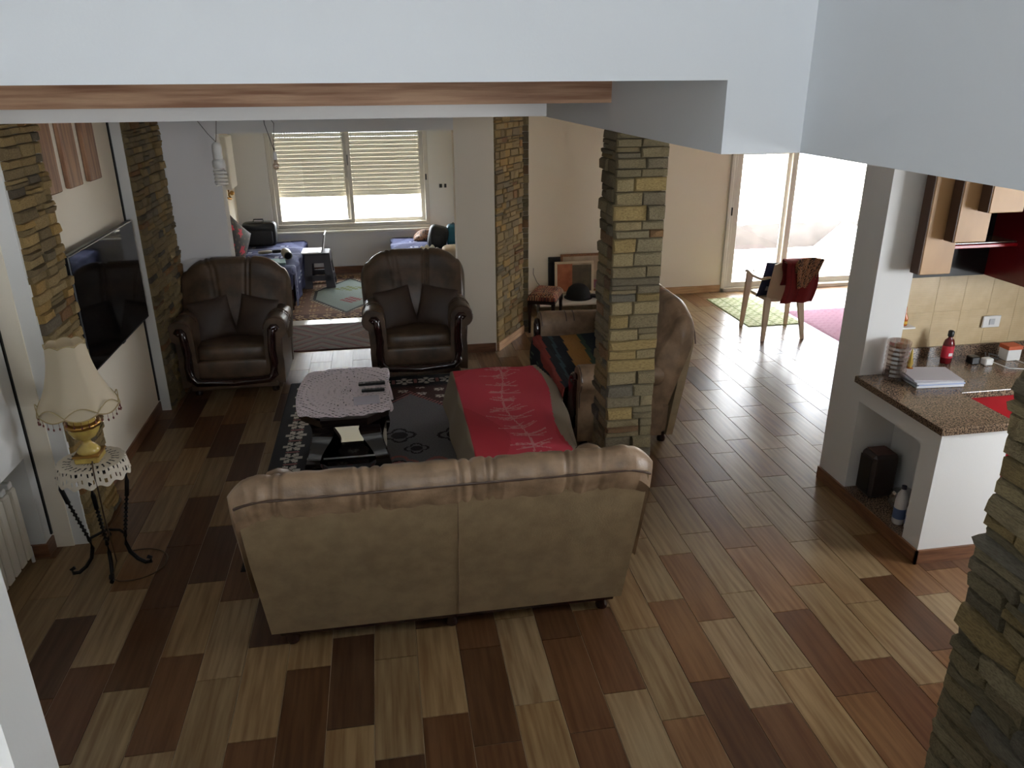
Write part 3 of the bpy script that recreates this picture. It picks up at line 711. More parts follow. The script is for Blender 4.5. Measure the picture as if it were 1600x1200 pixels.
for nm, x, y, lx, ly, lab, rz_ in (('remote_control', -.158, 5.42, .195, .045, 'longer black remote control, the farther of two on the lace cloth', .02), ('remote_control', -.148, 5.285, .165, .04, 'shorter black remote control, the nearer of two on the lace cloth', .0)):
    t = thing(nm, lab, 'remote', (x, y, .5), rz_, 'remote controls on the coffee table')
    box('case', (-lx/2, -ly/2, 0.001), (lx/2, ly/2, .021), black, t, bev=.006)
    for i in range(6):
        for j in range(2): box('button', (-lx*.38+i*lx*.14, -.013+j*.016, .020), (-lx*.38+i*lx*.14+.01, -.005+j*.016, .0235), mat('grey_rubber', L((80, 80, 84)), .6), t)
o = box('folded_paper', (-.09, -.075, 0), (.09, .075, .004), mat('lilac_paper', L((196, 190, 204)), .8), bev=.001, label='folded pale paper napkin in front of the remote controls', cat='paper'); o.location = (-.195, 5.12, .502); o.rotation_euler = (0, 0, .05)
# ------------------------------------------------------------------ television wall
tv = thing('television', 'large flat black wall-mounted television between the two stone pilasters', 'television', (-1.96, 5.61, 1.25))
box('case', (.055, -.66, -.38), (.092, .66, .38), black, tv, bev=.006)
box('screen', (.092, -.647, -.362), (.0935, .647, .368), screen, tv)
box('wall_mount', (0, -.18, -.15), (.055, .18, .15), iron, tv)
box('sensor', (.092, -.03, -.379), (.095, .03, -.367), black, tv)
for i, (y0, y1, lab) in enumerate(((5.03, 5.25, 'nearest of the three wooden boards hanging above the television'), (5.39, 5.62, 'middle of the three wooden boards hanging above the television'), (5.77, 6.0, 'farthest of the three wooden boards hanging above the television'))):
    box('wall_board', (-1.96, y0, 1.97), (-1.925, y1, 2.404), mat('reddish_board_wood', L((160, 120, 90)), .5, L((112, 78, 56)), 5, stretch=(6, 6, .6), detail=6), bev=.006, label=lab, cat='board', group='wooden boards above the television')
box('dark_strip', (-1.962, 6.405, .1), (-1.95, 6.43, 2.403), iron, label='dark vertical duct on the television wall by the far pilaster', cat='strip')  # narrow dark strips down the two inner wall corners
box('dark_strip', (-2.072, 4.345, .1), (-2.06, 4.37, 2.403), iron, label='dark vertical duct beside the stone pilaster near the radiator', cat='strip')
# radiator in the niche
rd = thing('radiator', 'white ribbed radiator in the niche at the lower left', 'radiator', (-2.165, 3.05, .07))
rm = MB(); rm.box((0, 0, 0), (.035, .072, .45), .008).box((.03, .006, .0), (.062, .068, .45), .008)
rme = rm.mesh('rib', mat('radiator_enamel', L((216, 208, 192)), .35))
for i in range(14): link('rib', rme, rd, (0, .02+i*.08, 0))
for i in range(14): box('grille', (0.0, .03+i*.08, .455), (.055, .075+i*.08, .49), whiteplastic, rd, bev=.004)
MB().tube([(.03, 1.14, .03), (.03, 1.17, .03), (.03, 1.17, -.08)], .01).build('pipe', whiteplastic, rd, 60)
# ------------------------------------------------------------------ lamp table
LX, LY = -1.655, 4.10
lt = thing('lamp_table', 'small black wrought iron plant table with twisted legs under the lamp', 'table', (LX, LY, 0))
MB().lathe([(.165, .655), (.172, .662), (.172, .672), (.16, .675)], n=28).build('tabletop', iron, lt, 40)
for k, a in enumerate((-.15, -1.35, -2.75, 1.6)):
    if k == 3: continue
    ca_, sa_ = math.cos(a), math.sin(a); pts = []; rad = []
    for r, z, q in ((.155, .655, .009), (.175, .62, .011), (.17, .55, .012), (.155, .47, .012)): pts.append((r*ca_, r*sa_, z)); rad.append(q)
    for i in range(26):
        pts.append(((.152-.002*i)*ca_, (.152-.002*i)*sa_, .46-.009*i)); rad.append(.0065 if i % 3 else .013)
    for r, z in ((.095, .2), (.09, .15), (.105, .09), (.14, .045), (.18, .02), (.21, .025), (.215, .05), (.195, .058)): pts.append((r*ca_, r*sa_, z)); rad.append(.011)
    MB().tube(pts, rad, 8).build('leg', iron, lt, 60)
    MB().tube([(.1*ca_, .1*sa_, .21), (.05*ca_+.02, .05*sa_, .235), (.0, .0, .24)], .008).build('brace', iron, lt, 60)
def dpos(u, v):
    a = u*2*PI; r = v*(.226+.006*math.cos(a*14)); x = r*math.cos(a); y = r*math.sin(a); z = .682
    if r > .172: d = r-.172; z -= d*1.6; x, y = [q*(.172+d*.25)/r for q in (x, y)]
    return (LX+x, LY+y, z)
def ddrop(u, v):
    k = int(v*16)
    if k in (3, 4): return (u*24) % 1 < .3
    if k in (7, 8, 9): return (u*24+v*2) % 1 < .42
    if k in (12, 14): return (u*40) % 1 < .35
    return False
grid('lace_doily', 144, 16, dpos, None, mat('white_crochet', L((226, 216, 198)), .95, bump=.4, bscale=200), drop=ddrop, smooth=False, thick=.002, label='white crocheted doily on the iron lamp table', cat='doily')
yel = mat('yellow_ceramic', L((206, 180, 96)), .25, L((186, 156, 84)), 20, coat=.4)
tl = thing('table_lamp', 'yellow and brass table lamp with cream fringed shade', 'lamp', (LX, LY, .685))
box('base', (-.062, -.062, 0), (.062, .062, .035), yel, tl, bev=.006)
box('base_trim', (-.068, -.068, .035), (.068, .068, .048), brass, tl, bev=.004)
MB().lathe([(.055, .048), (.06, .06), (.045, .08), (.024, .1), (.02, .115), (.03, .125), (.06, .145), (.078, .18), (.08, .2)], n=28).build('urn', yel, tl, 60)
MB().lathe([(.081, .198), (.088, .205), (.09, .218), (.084, .228), (.07, .23)], n=28, fn=lambda r, z, a: (r+.003*math.cos(a*18), z)).build('brass_band', brass, tl, 60)
MB().lathe([(.07, .228), (.06, .25), (.02, .262), (.015, .3), (.012, .40)], n=20).build('neck', yel, tl, 60)
MB().lathe([(.03, .3), (.034, .33), (.03, .42), (.012, .47)], n=12).build('bulb', whiteplastic, tl, 60)
prof = []
for k in range(15):
    q = k/14; r = .098+.015*q+.088*q**2.1; z = .66-.34*q; prof.append((r, z))
sc_ = lambda r, z, a: (r*(1-.035*abs(math.sin(a*4))), z+(.012*abs(math.sin(a*4)) if z > .64 else 0)-(.022*abs(math.sin(a*4)) if z < .33 else 0))
m_ = MB(); m_.lathe(prof, n=64, fn=sc_, cap=False); m_.lathe([(r-.003, z) for r, z in prof], n=64, fn=sc_, cap=False)
m_.build('lamp_shade', shademat, tl, 60)
trimm = mat('beige_braid', L((176, 156, 112)), .8)
def ringpts(r, z, amp, sg, k=4): return [(r*(1-.035*abs(math.sin(a*4)))*math.cos(a), r*(1-.035*abs(math.sin(a*4)))*math.sin(a), z-sg*amp*abs(math.sin(a*k))) for a in [2*PI*i/96 for i in range(97)]]
MB().tube(ringpts(.203, .32, .022, 1), .0035, 5).build('lower_braid', trimm, tl, 60)
MB().tube(ringpts(.200, .325, .04, -1), .003, 5).build('scallop_braid', trimm, tl, 60)
MB().tube([(x, y, z+.0) for x, y, z in ringpts(.0985, .66, .012, -1)], .003, 5).build('upper_braid', trimm, tl, 60)
tm = MB(); tm.tube([(0, 0, 0), (0, 0, -.03)], .0012, 4); tm.lathe([(.001, -.042), (.0045, -.037), (.0045, -.03), (.001, -.026)], n=6)
tme = tm.mesh('tassel', mat('dark_red_beads', L((110, 50, 40)), .4))
for i in range(36):
    a = 2*PI*i/36; link('tassel', tme, tl, (.196*math.cos(a), .196*math.sin(a), .318-.022*abs(math.sin(a*4))))
MB().tube([(LX+.03, LY-.065, .70), (LX+.06, LY-.15, .69), (LX+.075, LY-.19, .66), (LX+.08, LY-.195, .6), (LX+.07, LY-.17, .4), (LX+.06, LY-.12, .1)]+[(LX+.12+.17*math.cos(a), LY-.02+.16*math.sin(a), .006+.012*(a < -1.9)) for a in [-2.1+.22*k for k in range(20)]], .004, 6).build('power_cable', mat('bronze_cord', L((84, 66, 48)), .5), None, 60, label='thin lamp cord trailing from the lace table down onto the floor', cat='cord')
# ------------------------------------------------------------------ hanging bulbs
def cfl(loc, s, label, spread):
    t = thing('pendant_bulb', label, 'lamp', loc, 0, 'bare bulbs hanging on wires')
    MB().lathe([(.012, .0), (.026, -.012), (.03, -.03), (.03, -.09), (.026, -.1)], n=16).build('socket', whiteplastic, t, 60)
    MB().lathe([(.026, -.1), (.038, -.112), (.04, -.14), (.034, -.155)], n=16).build('ballast', whiteplastic, t, 60)
    MB().tube([(.034*math.cos(k*.5), .034*math.sin(k*.5), -.16-k*.0018) for k in range(58)], .0075, 7).build('spiral_tube', mat('frosted_tube', L((236, 232, 226)), .3), t, 60)
    for dx, dy in spread: MB().tube([(0, 0, 0), (dx*.3, dy*.3, .05), (dx, dy, (2.404-loc[2])/s)], .0025/s*1.0, 5).build('wire', mat('wire', L((60, 52, 44)), .6), t)
    t.scale = (s, s, s); return t
cfl((-1.27, 6.75, 2.145), 1.3, 'larger spiral energy-saving bulb hanging left of the doorway', ((-.14, 0), (.03, 0)))
t = thing('pendant_bulb', 'smaller clear bulb hanging on black wires before the far window', 'lamp', (-.845, 6.9, 2.05), 0, 'bare bulbs hanging on wires')
MB().lathe([(.01, .0), (.017, -.012), (.017, -.06), (.012, -.066)], n=14).build('socket', whiteplastic, t, 60)
MB().lathe([(.012, -.066), (.016, -.08), (.028, -.11), (.024, -.135), (.003, -.148)], n=14).build('bulb', cutglass, t, 60)
for dx, k in ((-.055, .4), (.02, -.5)): MB().tube([(0, 0, 0), (dx*.6+.02*k, 0, .1), (dx, 0, .22), (-.06, 0, .353)], .003, 5).build('wire', black, t)
# ------------------------------------------------------------------ far room
navy, nv2 = L((72, 78, 116)), L((96, 102, 142))
def bedcol(u, v):
    if (v*5.3) % 1 < .07: return L((150, 156, 190))
    if .2 < (v*5.3) % 1 < .45 and .35 < (u*3) % 1 < .6 and (u*30) % 1 < .6: return L((176, 182, 206))
    return navy if (u*4+v*3) % 1 < .6 else nv2
def bed(name, label, x0, x1, y0, y1, side):
    t = thing(name, label, 'bed', ((x0+x1)/2, (y0+y1)/2, 0)); hx, hy = (x1-x0)/2, (y1-y0)/2
    box('bed_base', (-hx, -hy+.02, .06), (hx, hy, .28), darkwood, t, bev=.01)
    m_ = MB(); sup(m_, (0, 0, .37), (hx, hy, .11), (.25, .15), (32, 10)); m_.build('mattress', mat('blue_ticking', L((70, 76, 120)), .9), t, 60)
    for x in (-hx+.05, hx-.05):
        for y in (-hy+.08, hy-.05): box('leg', (x-.03, y-.03, .01), (x+.03, y+.03, .06), darkwood, t)
    def pos(u, v):
        s = u*(2*hx+.42)  # starts at the wall side, hangs over the open side
        if s < 2*hx: x, z = -hx+s, .492+.006*math.sin(v*21+u*9)
        else: x, z = hx+.02+.015*math.sin(v*27), .492-(s-2*hx)
        yy = -hy+v*2*hy
        if v < .12 : z = min(z, .492-(.12-v)*1.8) if s < 2*hx else z*.96; yy = -hy+.03+v*1.8*hy*.5
        return (side*x, yy-.02, z)
    grid('bedspread', 50, 60, pos, bedcol, attrcloth, t, thick=.006)
    return t
bed('daybed', 'daybed with dark blue striped cover at the left of the far room', -1.94, -1.1, 9.3, 11.2, 1)
bed('daybed', 'daybed with blue striped cover at the right of the far room', .12, 1.05, 9.4, 11.2, -1)
bagm = mat('black_nylon', L((20, 20, 22)), .6, bump=.2)
t = thing('laptop_bag', 'black laptop bag standing on the left daybed by the window', 'bag', (-1.655, 10.95, .505))
m_ = MB(); sup(m_, (0, 0, .16), (.225, .09, .16), (.3, .3), (28, 14)); m_.build('body', bagm, t, 60)
m_ = MB(); sup(m_, (0, -.09, .12), (.18, .03, .1), (.3, .3)); m_.build('front_pocket', bagm, t, 60)
MB().tube([(-.07, 0, .31), (-.06, 0, .35), (.06, 0, .35), (.07, 0, .31)], .008).build('handle', bagm, t, 60)
fr_, fb_ = L((206, 40, 66)), L((44, 28, 24))
def flowcol(u, v):
    for a, b, r in ((.3, .3, .13), (.68, .42, .12), (.45, .75, .1), (.15, .7, .08)):
        if math.hypot(u-a, v-b) < r*(.8+.2*math.cos(5*math.atan2(v-b, u-a))): return fr_
    return L((96, 72, 52)) if math.sin(u*50)*math.sin(v*46) > .8 else fb_
pillow('flowered_cushion', 'dark brown cushion with red flowers propped against the left wall', .55, .55, .16, (-1.79, 9.75, .77), (math.radians(0), math.radians(38), math.radians(66)), attrsmooth, col=flowcol)
t = thing('paper_pile', 'turquoise folder and papers on the near part of the left daybed', 'paper', (-1.38, 9.72, .505), .15)
box('folder', (-.17, -.12, 0), (.17, .12, .03), mat('turquoise_card', L((120, 158, 164)), .6), t, bev=.003)
box('sheet', (-.15, -.08, .03), (.1, .13, .036), mat('blue_paper', L((150, 190, 196)), .7), t)
t = thing('hair_dryer', 'grey hair dryer lying on the left daybed near the laptop', 'appliance', (-1.23, 10.05, .565), .3)
MB().lathe([(.055, -.1), (.06, -.05), (.058, .03), (.04, .09), (.02, .11)], n=18).build('barrel', mat('grey_plastic', L((150, 148, 138)), .4), t, 60).rotation_euler = (math.radians(-80), 0, 0)
MB().lathe([(.001, .0), (.04, .0), (.045, .01), (.03, .02)], (0, 0, 0), 16).build('air_intake', black, t, 60).matrix_local = Matrix.Translation((0, -.105, -.02)) @ Matrix.Rotation(math.radians(-80), 4, 'X') @ Matrix.Translation((0, 0, 0))
t = thing('hair_brush', 'grey and black brush lying beside the hair dryer', 'brush', (-1.45, 10.3, .52), .2)
m_ = MB(); sup(m_, (-.07, 0, .02), (.09, .05, .02), (.6, .6)); m_.build('head', mat('grey_plastic', L((150, 148, 138)), .4), t, 60)
m_ = MB(); sup(m_, (.08, 0, .02), (.07, .025, .022), (.6, .6)); m_.build('grip', black, t, 60)
# plastic stool with the laptop
dkp = mat('dark_grey_plastic', L((58, 54, 60)), .5)
t = thing('plastic_stool', 'dark grey plastic stool with square openings holding the laptop', 'stool', (-.885, 10.58, .01))
box('seat', (-.16, -.16, .43), (.16, .16, .46), dkp, t, bev=.008)
for rz_ in range(4):
    b = MB(); R4 = Matrix.Rotation(rz_*PI/2, 4, 'Z')
    def q(x, z, o=.0): return (x, -(.155+(.45-z)*.12+o), z)
    for x0, x1, z0, z1 in ((-.2, -.09, 0, .45), (.09, .2, 0, .45), (-.12, .12, .33, .45), (-.17, .17, .1, .17)):
        k = lambda z: 1-(z/.45)*.2
        b.loft([[q(x0*k(z0), z0), q(x1*k(z0), z0), q(x1*k(z1), z1), q(x0*k(z1), z1)], [q(x0*k(z0), z0, -.02), q(x1*k(z0), z0, -.02), q(x1*k(z1), z1, -.02), q(x0*k(z1), z1, -.02)]])
    b.build('side_frame', dkp, t).matrix_local = R4
t = thing('laptop', 'open silver laptop on the dark plastic stool seen from its side', 'laptop', (-.945, 10.55, .471))
slv = mat('silver_plastic', L((206, 206, 204)), .4)
box('keyboard_half', (-.14, -.17, 0), (.12, .17, .018), slv, t, bev=.004)
box('keys', (-.06, -.145, .018), (.085, .145, .021), mat('pale_keys', L((176, 178, 180)), .6), t)
box('touchpad', (-.125, -.05, .018), (-.075, .05, .0195), mat('pale_keys', L((176, 178, 180)), .6), t)
sc2 = box('screen_half', (0, -.17, 0), (.008, .17, .24), black, t, bev=.003); sc2.matrix_local = Matrix.Translation((.122, 0, .012)) @ Matrix.Rotation(math.radians(12), 4, 'Y')
box('lid', (.008, -.17, .0), (.014, .17, .242), slv, sc2)
def leocol(u, v):
    a = math.sin(u*43+2*math.sin(v*31))*math.sin(v*47+2*math.sin(u*29))
    return L((58, 40, 30)) if a > .25 else L((160, 118, 88)) if a > -.5 else L((132, 92, 66))
grid('leopard_blanket', 40, 30, lambda u, v: (.42+u*.46, 10.85+v*.28, .505+.12*(math.sin(u*PI)**.5)*(math.sin(v*PI)**.5)*(1+.2*math.sin(u*13+v*9))), leocol, attrsmooth, thick=.004, label='crumpled brown leopard print blanket on the right daybed', cat='blanket')
t = thing('backpack', 'black backpack leaning on the right daybed', 'bag', (.72, 10.42, .5))
m_ = MB(); sup(m_, (0, 0, .13), (.13, .12, .15), (.5, .45), rot=RY(.25)); m_.build('body', bagm, t, 60)
m_ = MB(); sup(m_, (-.02, -.1, .1), (.09, .04, .08), (.5, .45)); m_.build('front_pocket', bagm, t, 60)
t = thing('teal_bag', 'teal bag beside the black backpack on the right daybed', 'bag', (.93, 10.45, .5))
m_ = MB(); sup(m_, (0, 0, .14), (.09, .1, .15), (.5, .4)); m_.build('body', mat('teal_nylon', L((26, 96, 122)), .6), t, 60)
MB().tube([(-.04, 0, .27), (0, -.03, .31), (.04, 0, .27)], .007).build('handle', bagm, t, 60)
grid('crumpled_cloth', 24, 16, lambda u, v: (.36+u*.4, 9.9+v*.25, .505+.05*math.sin(u*PI)*math.sin(v*PI)*(1.3+math.sin(u*17)*math.sin(v*11))), lambda u, v: L((206, 200, 184)), attrsmooth, thick=.004, label='crumpled off-white cloth on the near part of the right daybed', cat='cloth')
m_ = MB(); sup(m_, (.88, 9.75, .57), (.16, .16, .07), (.6, .6)); m_.build('bed_pillow', mat('beige_pillow', L((198, 180, 156)), .8), None, 60, label='beige pillow at the right end of the right daybed', cat='pillow')
t = thing('wall_socket', 'double dark wall socket right of the far window', 'socket', (.878, 11.248, 1.195))
box('plate', (-.06, -.006, -.035), (.06, 0, .035), whiteplastic, t, bev=.003); box('socket', (-.05, -.01, -.026), (-.012, -.005, .026), black, t); box('socket', (.018, -.01, -.026), (.05, -.005, .026), black, t)
t = thing('wall_heater', 'slim white boiler cabinet on the left wall of the far room', 'heater', (-1.96, 10.62, 1.62))
box('case', (0, -.22, -.3), (.12, .2, .34), whiteplastic, t, bev=.01)
MB().tube([(.05, -.1, -.3), (.05, -.1, -.38), (.08, -.16, -.42), (.05, -.22, -.4)], .014).build('valve', brass, t, 60)
m_ = MB(); sup(m_, (.08, -.05, -.36), (.03, .03, .03), (1, 1), (12, 8)); m_.build('knob', brass, t, 60)
# ------------------------------------------------------------------ corridor: plinth, frames, hat, footstool
marble = mat('white_marble', L((226, 222, 214)), .15)
t = thing('stone_plinth', 'low stone faced plinth with marble top against the back wall', 'plinth', (0, 0, 0))
box('core', (1.75, 8.66, 0), (3.0, 9.25, .10), mortar, t)
box('marble_slab', (1.72, 8.6, .10), (3.02, 9.25, .125), marble, t, bev=.004)
stone_face(t, (1.75, 8.66, 0), 0, 1.25, 0, .1, 41, ch=.05, depth=.03, lmin=.12, lmax=.28)
def frame(name, label, x0, x1, z0, h, y, fw, fm, lean, picts):
    t = thing(name, label, 'picture', ((x0+x1)/2, y, z0), 0, 'framed pictures leaning on the back wall'); t.rotation_euler = (-lean, 0, 0); hw = (x1-x0)/2
    for a, b in (((-hw, 0, 0), (hw, .025, fw)), ((-hw, 0, h-fw), (hw, .025, h)), ((-hw, 0, fw), (-hw+fw, .025, h-fw)), ((hw-fw, 0, fw), (hw, .025, h-fw))): box('frame_bar', a, b, fm, t, bev=.004)
    for nm, (a, b, c, d), m in picts: box(nm, (-hw+a*2*hw, .008+.001*len(nm) % .004, c*h), (-hw+b*2*hw, .018, d*h), m, t)
ornate = mat('brown_ornate_frame', L((110, 66, 44)), .4, L((150, 104, 60)), 60)
frame('picture_frame', 'black framed picture standing rearmost at the left of the stack', 1.98, 2.6, .127, .43, 9.18, .06, black, .05, [('picture', (.05, .95, .05, .95), mat('dark_print', L((40, 38, 38)), .4))])
frame('picture_frame', 'large brown ornate framed landscape behind the paler frame', 2.12, 2.95, .127, .47, 9.12, .03, ornate, .06, [('canvas', (.03, .97, .05, .95), mat('beige_canvas', L((196, 176, 150)), .7, L((160, 140, 118)), 6)), ('green_patch', (.62, .76, .42, .68), mat('green_paint', L((120, 136, 96)), .7, L((90, 120, 90)), 20)), ('red_patch', (.5, .97, .08, .3), mat('red_paint', L((150, 80, 74)), .7, L((120, 90, 110)), 12))])
frame('picture_frame', 'cream framed picture with orange left half behind the black hat', 2.03, 2.52, .127, .4, 9.03, .03, mat('cream_frame', L((206, 190, 164)), .5), .08, [('orange_half', (.04, .45, .05, .95), mat('orange_print', L((176, 106, 70)), .6, L((150, 84, 52)), 9)), ('dark_half', (.45, .95, .05, .88), mat('olive_print', L((100, 88, 64)), .6, L((76, 66, 50)), 9))])
t = thing('hat', 'round black hat lying on the marble plinth before the frames', 'hat', (2.28, 8.86, .126))
MB().lathe([(.17, 0), (.172, .006), (.15, .012), (.145, .06), (.12, .12), (.07, .16), (.001, .175)], n=28).build('crown', mat('black_felt', L((14, 14, 16)), .9), t, 60)
m_ = MB(); sup(m_, (.24, -.05, .02), (.11, .05, .018), (.7, .6), rot=RZ(-.35)); m_.build('peak', mat('dark_grey_felt', L((48, 48, 58)), .9), t, 60)
MB().tube([(1.80, 9.24, .42), (1.79, 9.2, .36), (1.83, 9.17, .26), (1.9, 9.1, .18), (1.94, 9.05, .13)], .004, 6).build('wall_cable', mat('grey_cord', L((120, 112, 104)), .6), None, 60, label='thin grey cable hanging on the back wall left of the frames', cat='cord')
t = thing('footstool', 'footstool with patterned cushion and dark legs before the corner column', 'stool', (1.72, 8.12, 0), -.42)
def stcol(u, v): 
    a = math.sin(u*37+3*math.sin(v*19))*math.sin(v*33+2*math.sin(u*23)); return L((128, 66, 50)) if a > .2 else L((168, 128, 92)) if a > -.15 else L((76, 48, 42))
box('seat_frame', (-.15, -.23, .33), (.15, .23, .37), darkwood, t, bev=.005)
vs = MB(); o = grid('cushion', 24, 32, lambda u, v: ((u-.5)*.32, (v-.5)*.48, .372+.07*(min(1, 8*u*(1-u)*1.0)**.4)*(min(1, 8*v*(1-v))**.4)), stcol, attrcloth, t)
for x in (-.13, .13):
    for y in (-.21, .21): MB().loft([[(x-s, y-s, z), (x+s, y-s, z), (x+s, y+s, z), (x-s, y+s, z)] for s, z in ((.012, 0), (.016, .2), (.02, .33))]).build('leg', darkwood, t)
# ------------------------------------------------------------------ plastic chair with blankets
pc = thing('plastic_chair', 'cream plastic armchair near the patio door draped with blankets', 'chair', (4.13, 7.5, 0))
cp = mat('cream_plastic', L((222, 206, 184)), .4)
for nm, (x0, y0), (x1, y1), zt in (('leg', (-.25, -.26), (-.19, -.16), .45), ('leg', (.2, -.26), (.17, -.16), .45), ('leg', (-.24, .28), (-.235, .2), .66), ('leg', (.27, .24), (.235, .18), .66)):
    MB().loft([[(x0+(x1-x0)*k-s, y0+(y1-y0)*k-s*.7, zt*k), (x0+(x1-x0)*k+s, y0+(y1-y0)*k-s*.7, zt*k), (x0+(x1-x0)*k+s, y0+(y1-y0)*k+s*.7, zt*k), (x0+(x1-x0)*k-s, y0+(y1-y0)*k+s*.7, zt*k)] for k, s in ((0, .018), (.5, .026), (1, .034))]).build('leg', cp, pc)
m_ = MB(); sup(m_, (0, .02, .42), (.22, .22, .022), (.4, .3)); m_.build('seat', cp, pc, 60)
MB().loft([[(x*(1+z*.12), -.17-.16*z-.03*(1-(x/.21)**2)+o_, .42+z*.45-.04*(abs(x)/.21)**4*z) for x in [-.21+.42*i/8 for i in range(9)]]+[(x*(1+z*.12), -.145-.16*z-.03*(1-(x/.21)**2), .42+z*.45-.04*(abs(x)/.21)**4*z) for x in [.21-.42*i/8 for i in range(9)]] for z in (0, .25, .5, .75, 1) for o_ in (0,)]).build('backrest', cp, pc, 40)
for sx in (-1, 1): MB().loft([[(sx*(.25)+a, y, z+b) for a, b in ((-.028, -.012), (.028, -.012), (.022, .012), (-.022, .012))] for y, z in ((-.24, .68), (-.12, .635), (.08, .63), (.2, .655), (.25, .64))]).build('armrest', cp, pc, 40)
def rbpos(u, v):  # over the backrest
    s = v*.92-.46; x = 4.155+(u-.5)*.36+.02*math.sin(v*9)
    if s < 0: return (x, 7.245-.155*(.46+s)/.46*1.0-.055, .88+s*.98*1.0-.0+.012*math.sin(u*11)) if False else (x, 7.09-(-s)*-.20-.03-.018*math.sin(u*12), .885+s*.98)
    return (x, 7.13+s*.1+.02, .885-s*.6)
rdc = L((122, 26, 30))
grid('red_blanket', 30, 60, rbpos, lambda u, v: rdc if (u*9) % 1 > .1 else L((104, 20, 26)), attrcloth, thick=.012, label='dark red blanket hanging over the back of the plastic chair', cat='blanket')
grid('leopard_scarf', 40, 60, lambda u, v: (4.16+(u-.45)*.28*(1-1.3*max(0, .55-v)), 7.015-.02*abs(math.sin(u*14))+max(0, v-.55)*.28+.17*max(0, .55-v), .92-abs(.55-v)*.56-.08*(u-.5)**2), leocol, attrsmooth, thick=.01, label='leopard print scarf draped on top of the red blanket', cat='scarf')
def blcol(u, v): return L((160, 34, 60)) if math.hypot(u-.3, v-.5) < .1 else L((150, 160, 180)) if math.hypot(u-.2, v-.3) < .08 else L((30, 40, 78))
pillow('blue_cushion', 'navy blue printed cushion on the seat of the plastic chair', .42, .44, .10, (4.08, 7.40, .62), (math.radians(22), 0, math.radians(0)), attrsmooth, col=blcol)
# ------------------------------------------------------------------ kitchen peninsula, worktops
kc = struct('wall_counter_front', (2.88, 3.32, 0), (3.30, 3.46, .82), white)
mb = MB(); mb.box((2.88, 3.46, .70), (3.26, 4.1, .82)); mb.box((3.16, 3.46, 0), (3.26, 4.1, .70)); mb.box((2.88, 3.46, 0), (3.16, 4.1, .075)); mb.box((2.88, 4.06, .075), (3.16, 4.1, .7))
mb.build('wall_counter', white, kind='structure')
struct('trim_3', (2.872, 3.46, .075), (3.16, 4.06, .092), granite)
base('baseboard_counter', (2.866, 3.306, 0), (2.88, 4.37, .088)); base('baseboard_counter_end', (2.866, 3.306, 0), (3.30, 3.32, .088)); 
wt = MB().prism([(2.85, 3.29), (3.30, 3.29), (3.30, 3.74), (3.30, 4.34), (3.12, 4.34), (3.12, 4.1), (2.85, 4.1)], .82, .86, .004).build('worktop', granite, None, label='brown granite worktop of the white peninsula', cat='worktop')
MB().prism([(3.303, 3.73), (4.9, 3.73), (4.9, 4.34), (3.303, 4.34)], .82, .86, .004).build('worktop', granite, None, label='brown granite worktop along the tiled kitchen wall', cat='worktop')
struct('trim_4', (3.12, 4.318, .861), (4.9, 4.345, .93), granite)
redm = mat('red_lacquer', L((150, 18, 28)), .3)
t = thing('base_cabinet', 'red kitchen base cabinet under the granite worktop', 'cabinet', (0, 0, 0))
box('body', (3.31, 3.78, .08), (4.88, 4.33, .818), mat('dark_carcass', L((40, 12, 14)), .5), t)
for i in range(3):
    d = box('door', (3.33+i*.51, 3.76, .1), (3.83+i*.51, 3.78, .81), redm, t, bev=.004); box('handle', (3.5+i*.51, 3.745, .5), (3.66+i*.51, 3.76, .515), slv, d)
# tiles
tilem = mat('beige_ribbed_tile', L((206, 186, 150)), .35, L((194, 172, 134)), 10)
tb = MB(); tb.box((0, -.008, 0), (.1985, 0, .24), .0006)
for k in range(17): tb.box((.002, -.0095, .004+k*.0138), (.1955, -.008, .011+k*.0138))
tbm = tb.mesh('wall_tile', tilem)
for i in range(9):
    for j in range(3): link('wall_tile', tbm, kw, (3.1+i*.199, 4.345, .93+j*.2405))
# red wall unit and hanging boards
t = thing('wall_unit', 'red and black open kitchen wall unit above the tiles', 'cabinet', (0, 0, 0))
box('back_panel', (3.122, 4.315, 1.41), (3.8, 4.335, 2.5), mat('black_laminate', L((24, 24, 26)), .2), t)
box('shelf', (3.36, 4.1, 1.635), (3.79, 4.315, 1.655), redm, t, bev=.003)
box('glass_shelf', (3.37, 4.11, 1.66), (3.785, 4.31, 1.665), granite, t)
box('side_panel', (3.79, 3.96, 1.41), (3.82, 4.335, 2.5), mat('dark_red_lacquer', L((92, 12, 18)), .25), t)
box('edge_strip', (3.785, 3.945, 1.405), (3.825, 3.96, 2.5), redm, t)
cd = box('door', (3.83, 3.94, 1.41), (4.3, 3.96, 2.5), redm, t, bev=.004); box('handle', (3.88, 3.925, 1.5), (3.895, 3.94, 1.66), slv, cd)
box('carcass', (3.825, 3.96, 1.42), (4.3, 4.33, 2.5), mat('dark_carcass', L((40, 12, 14)), .5), t)
hb = mat('light_board_wood', L((180, 142, 98)), .5, L((158, 120, 78)), 4, stretch=(1, 1, .4))
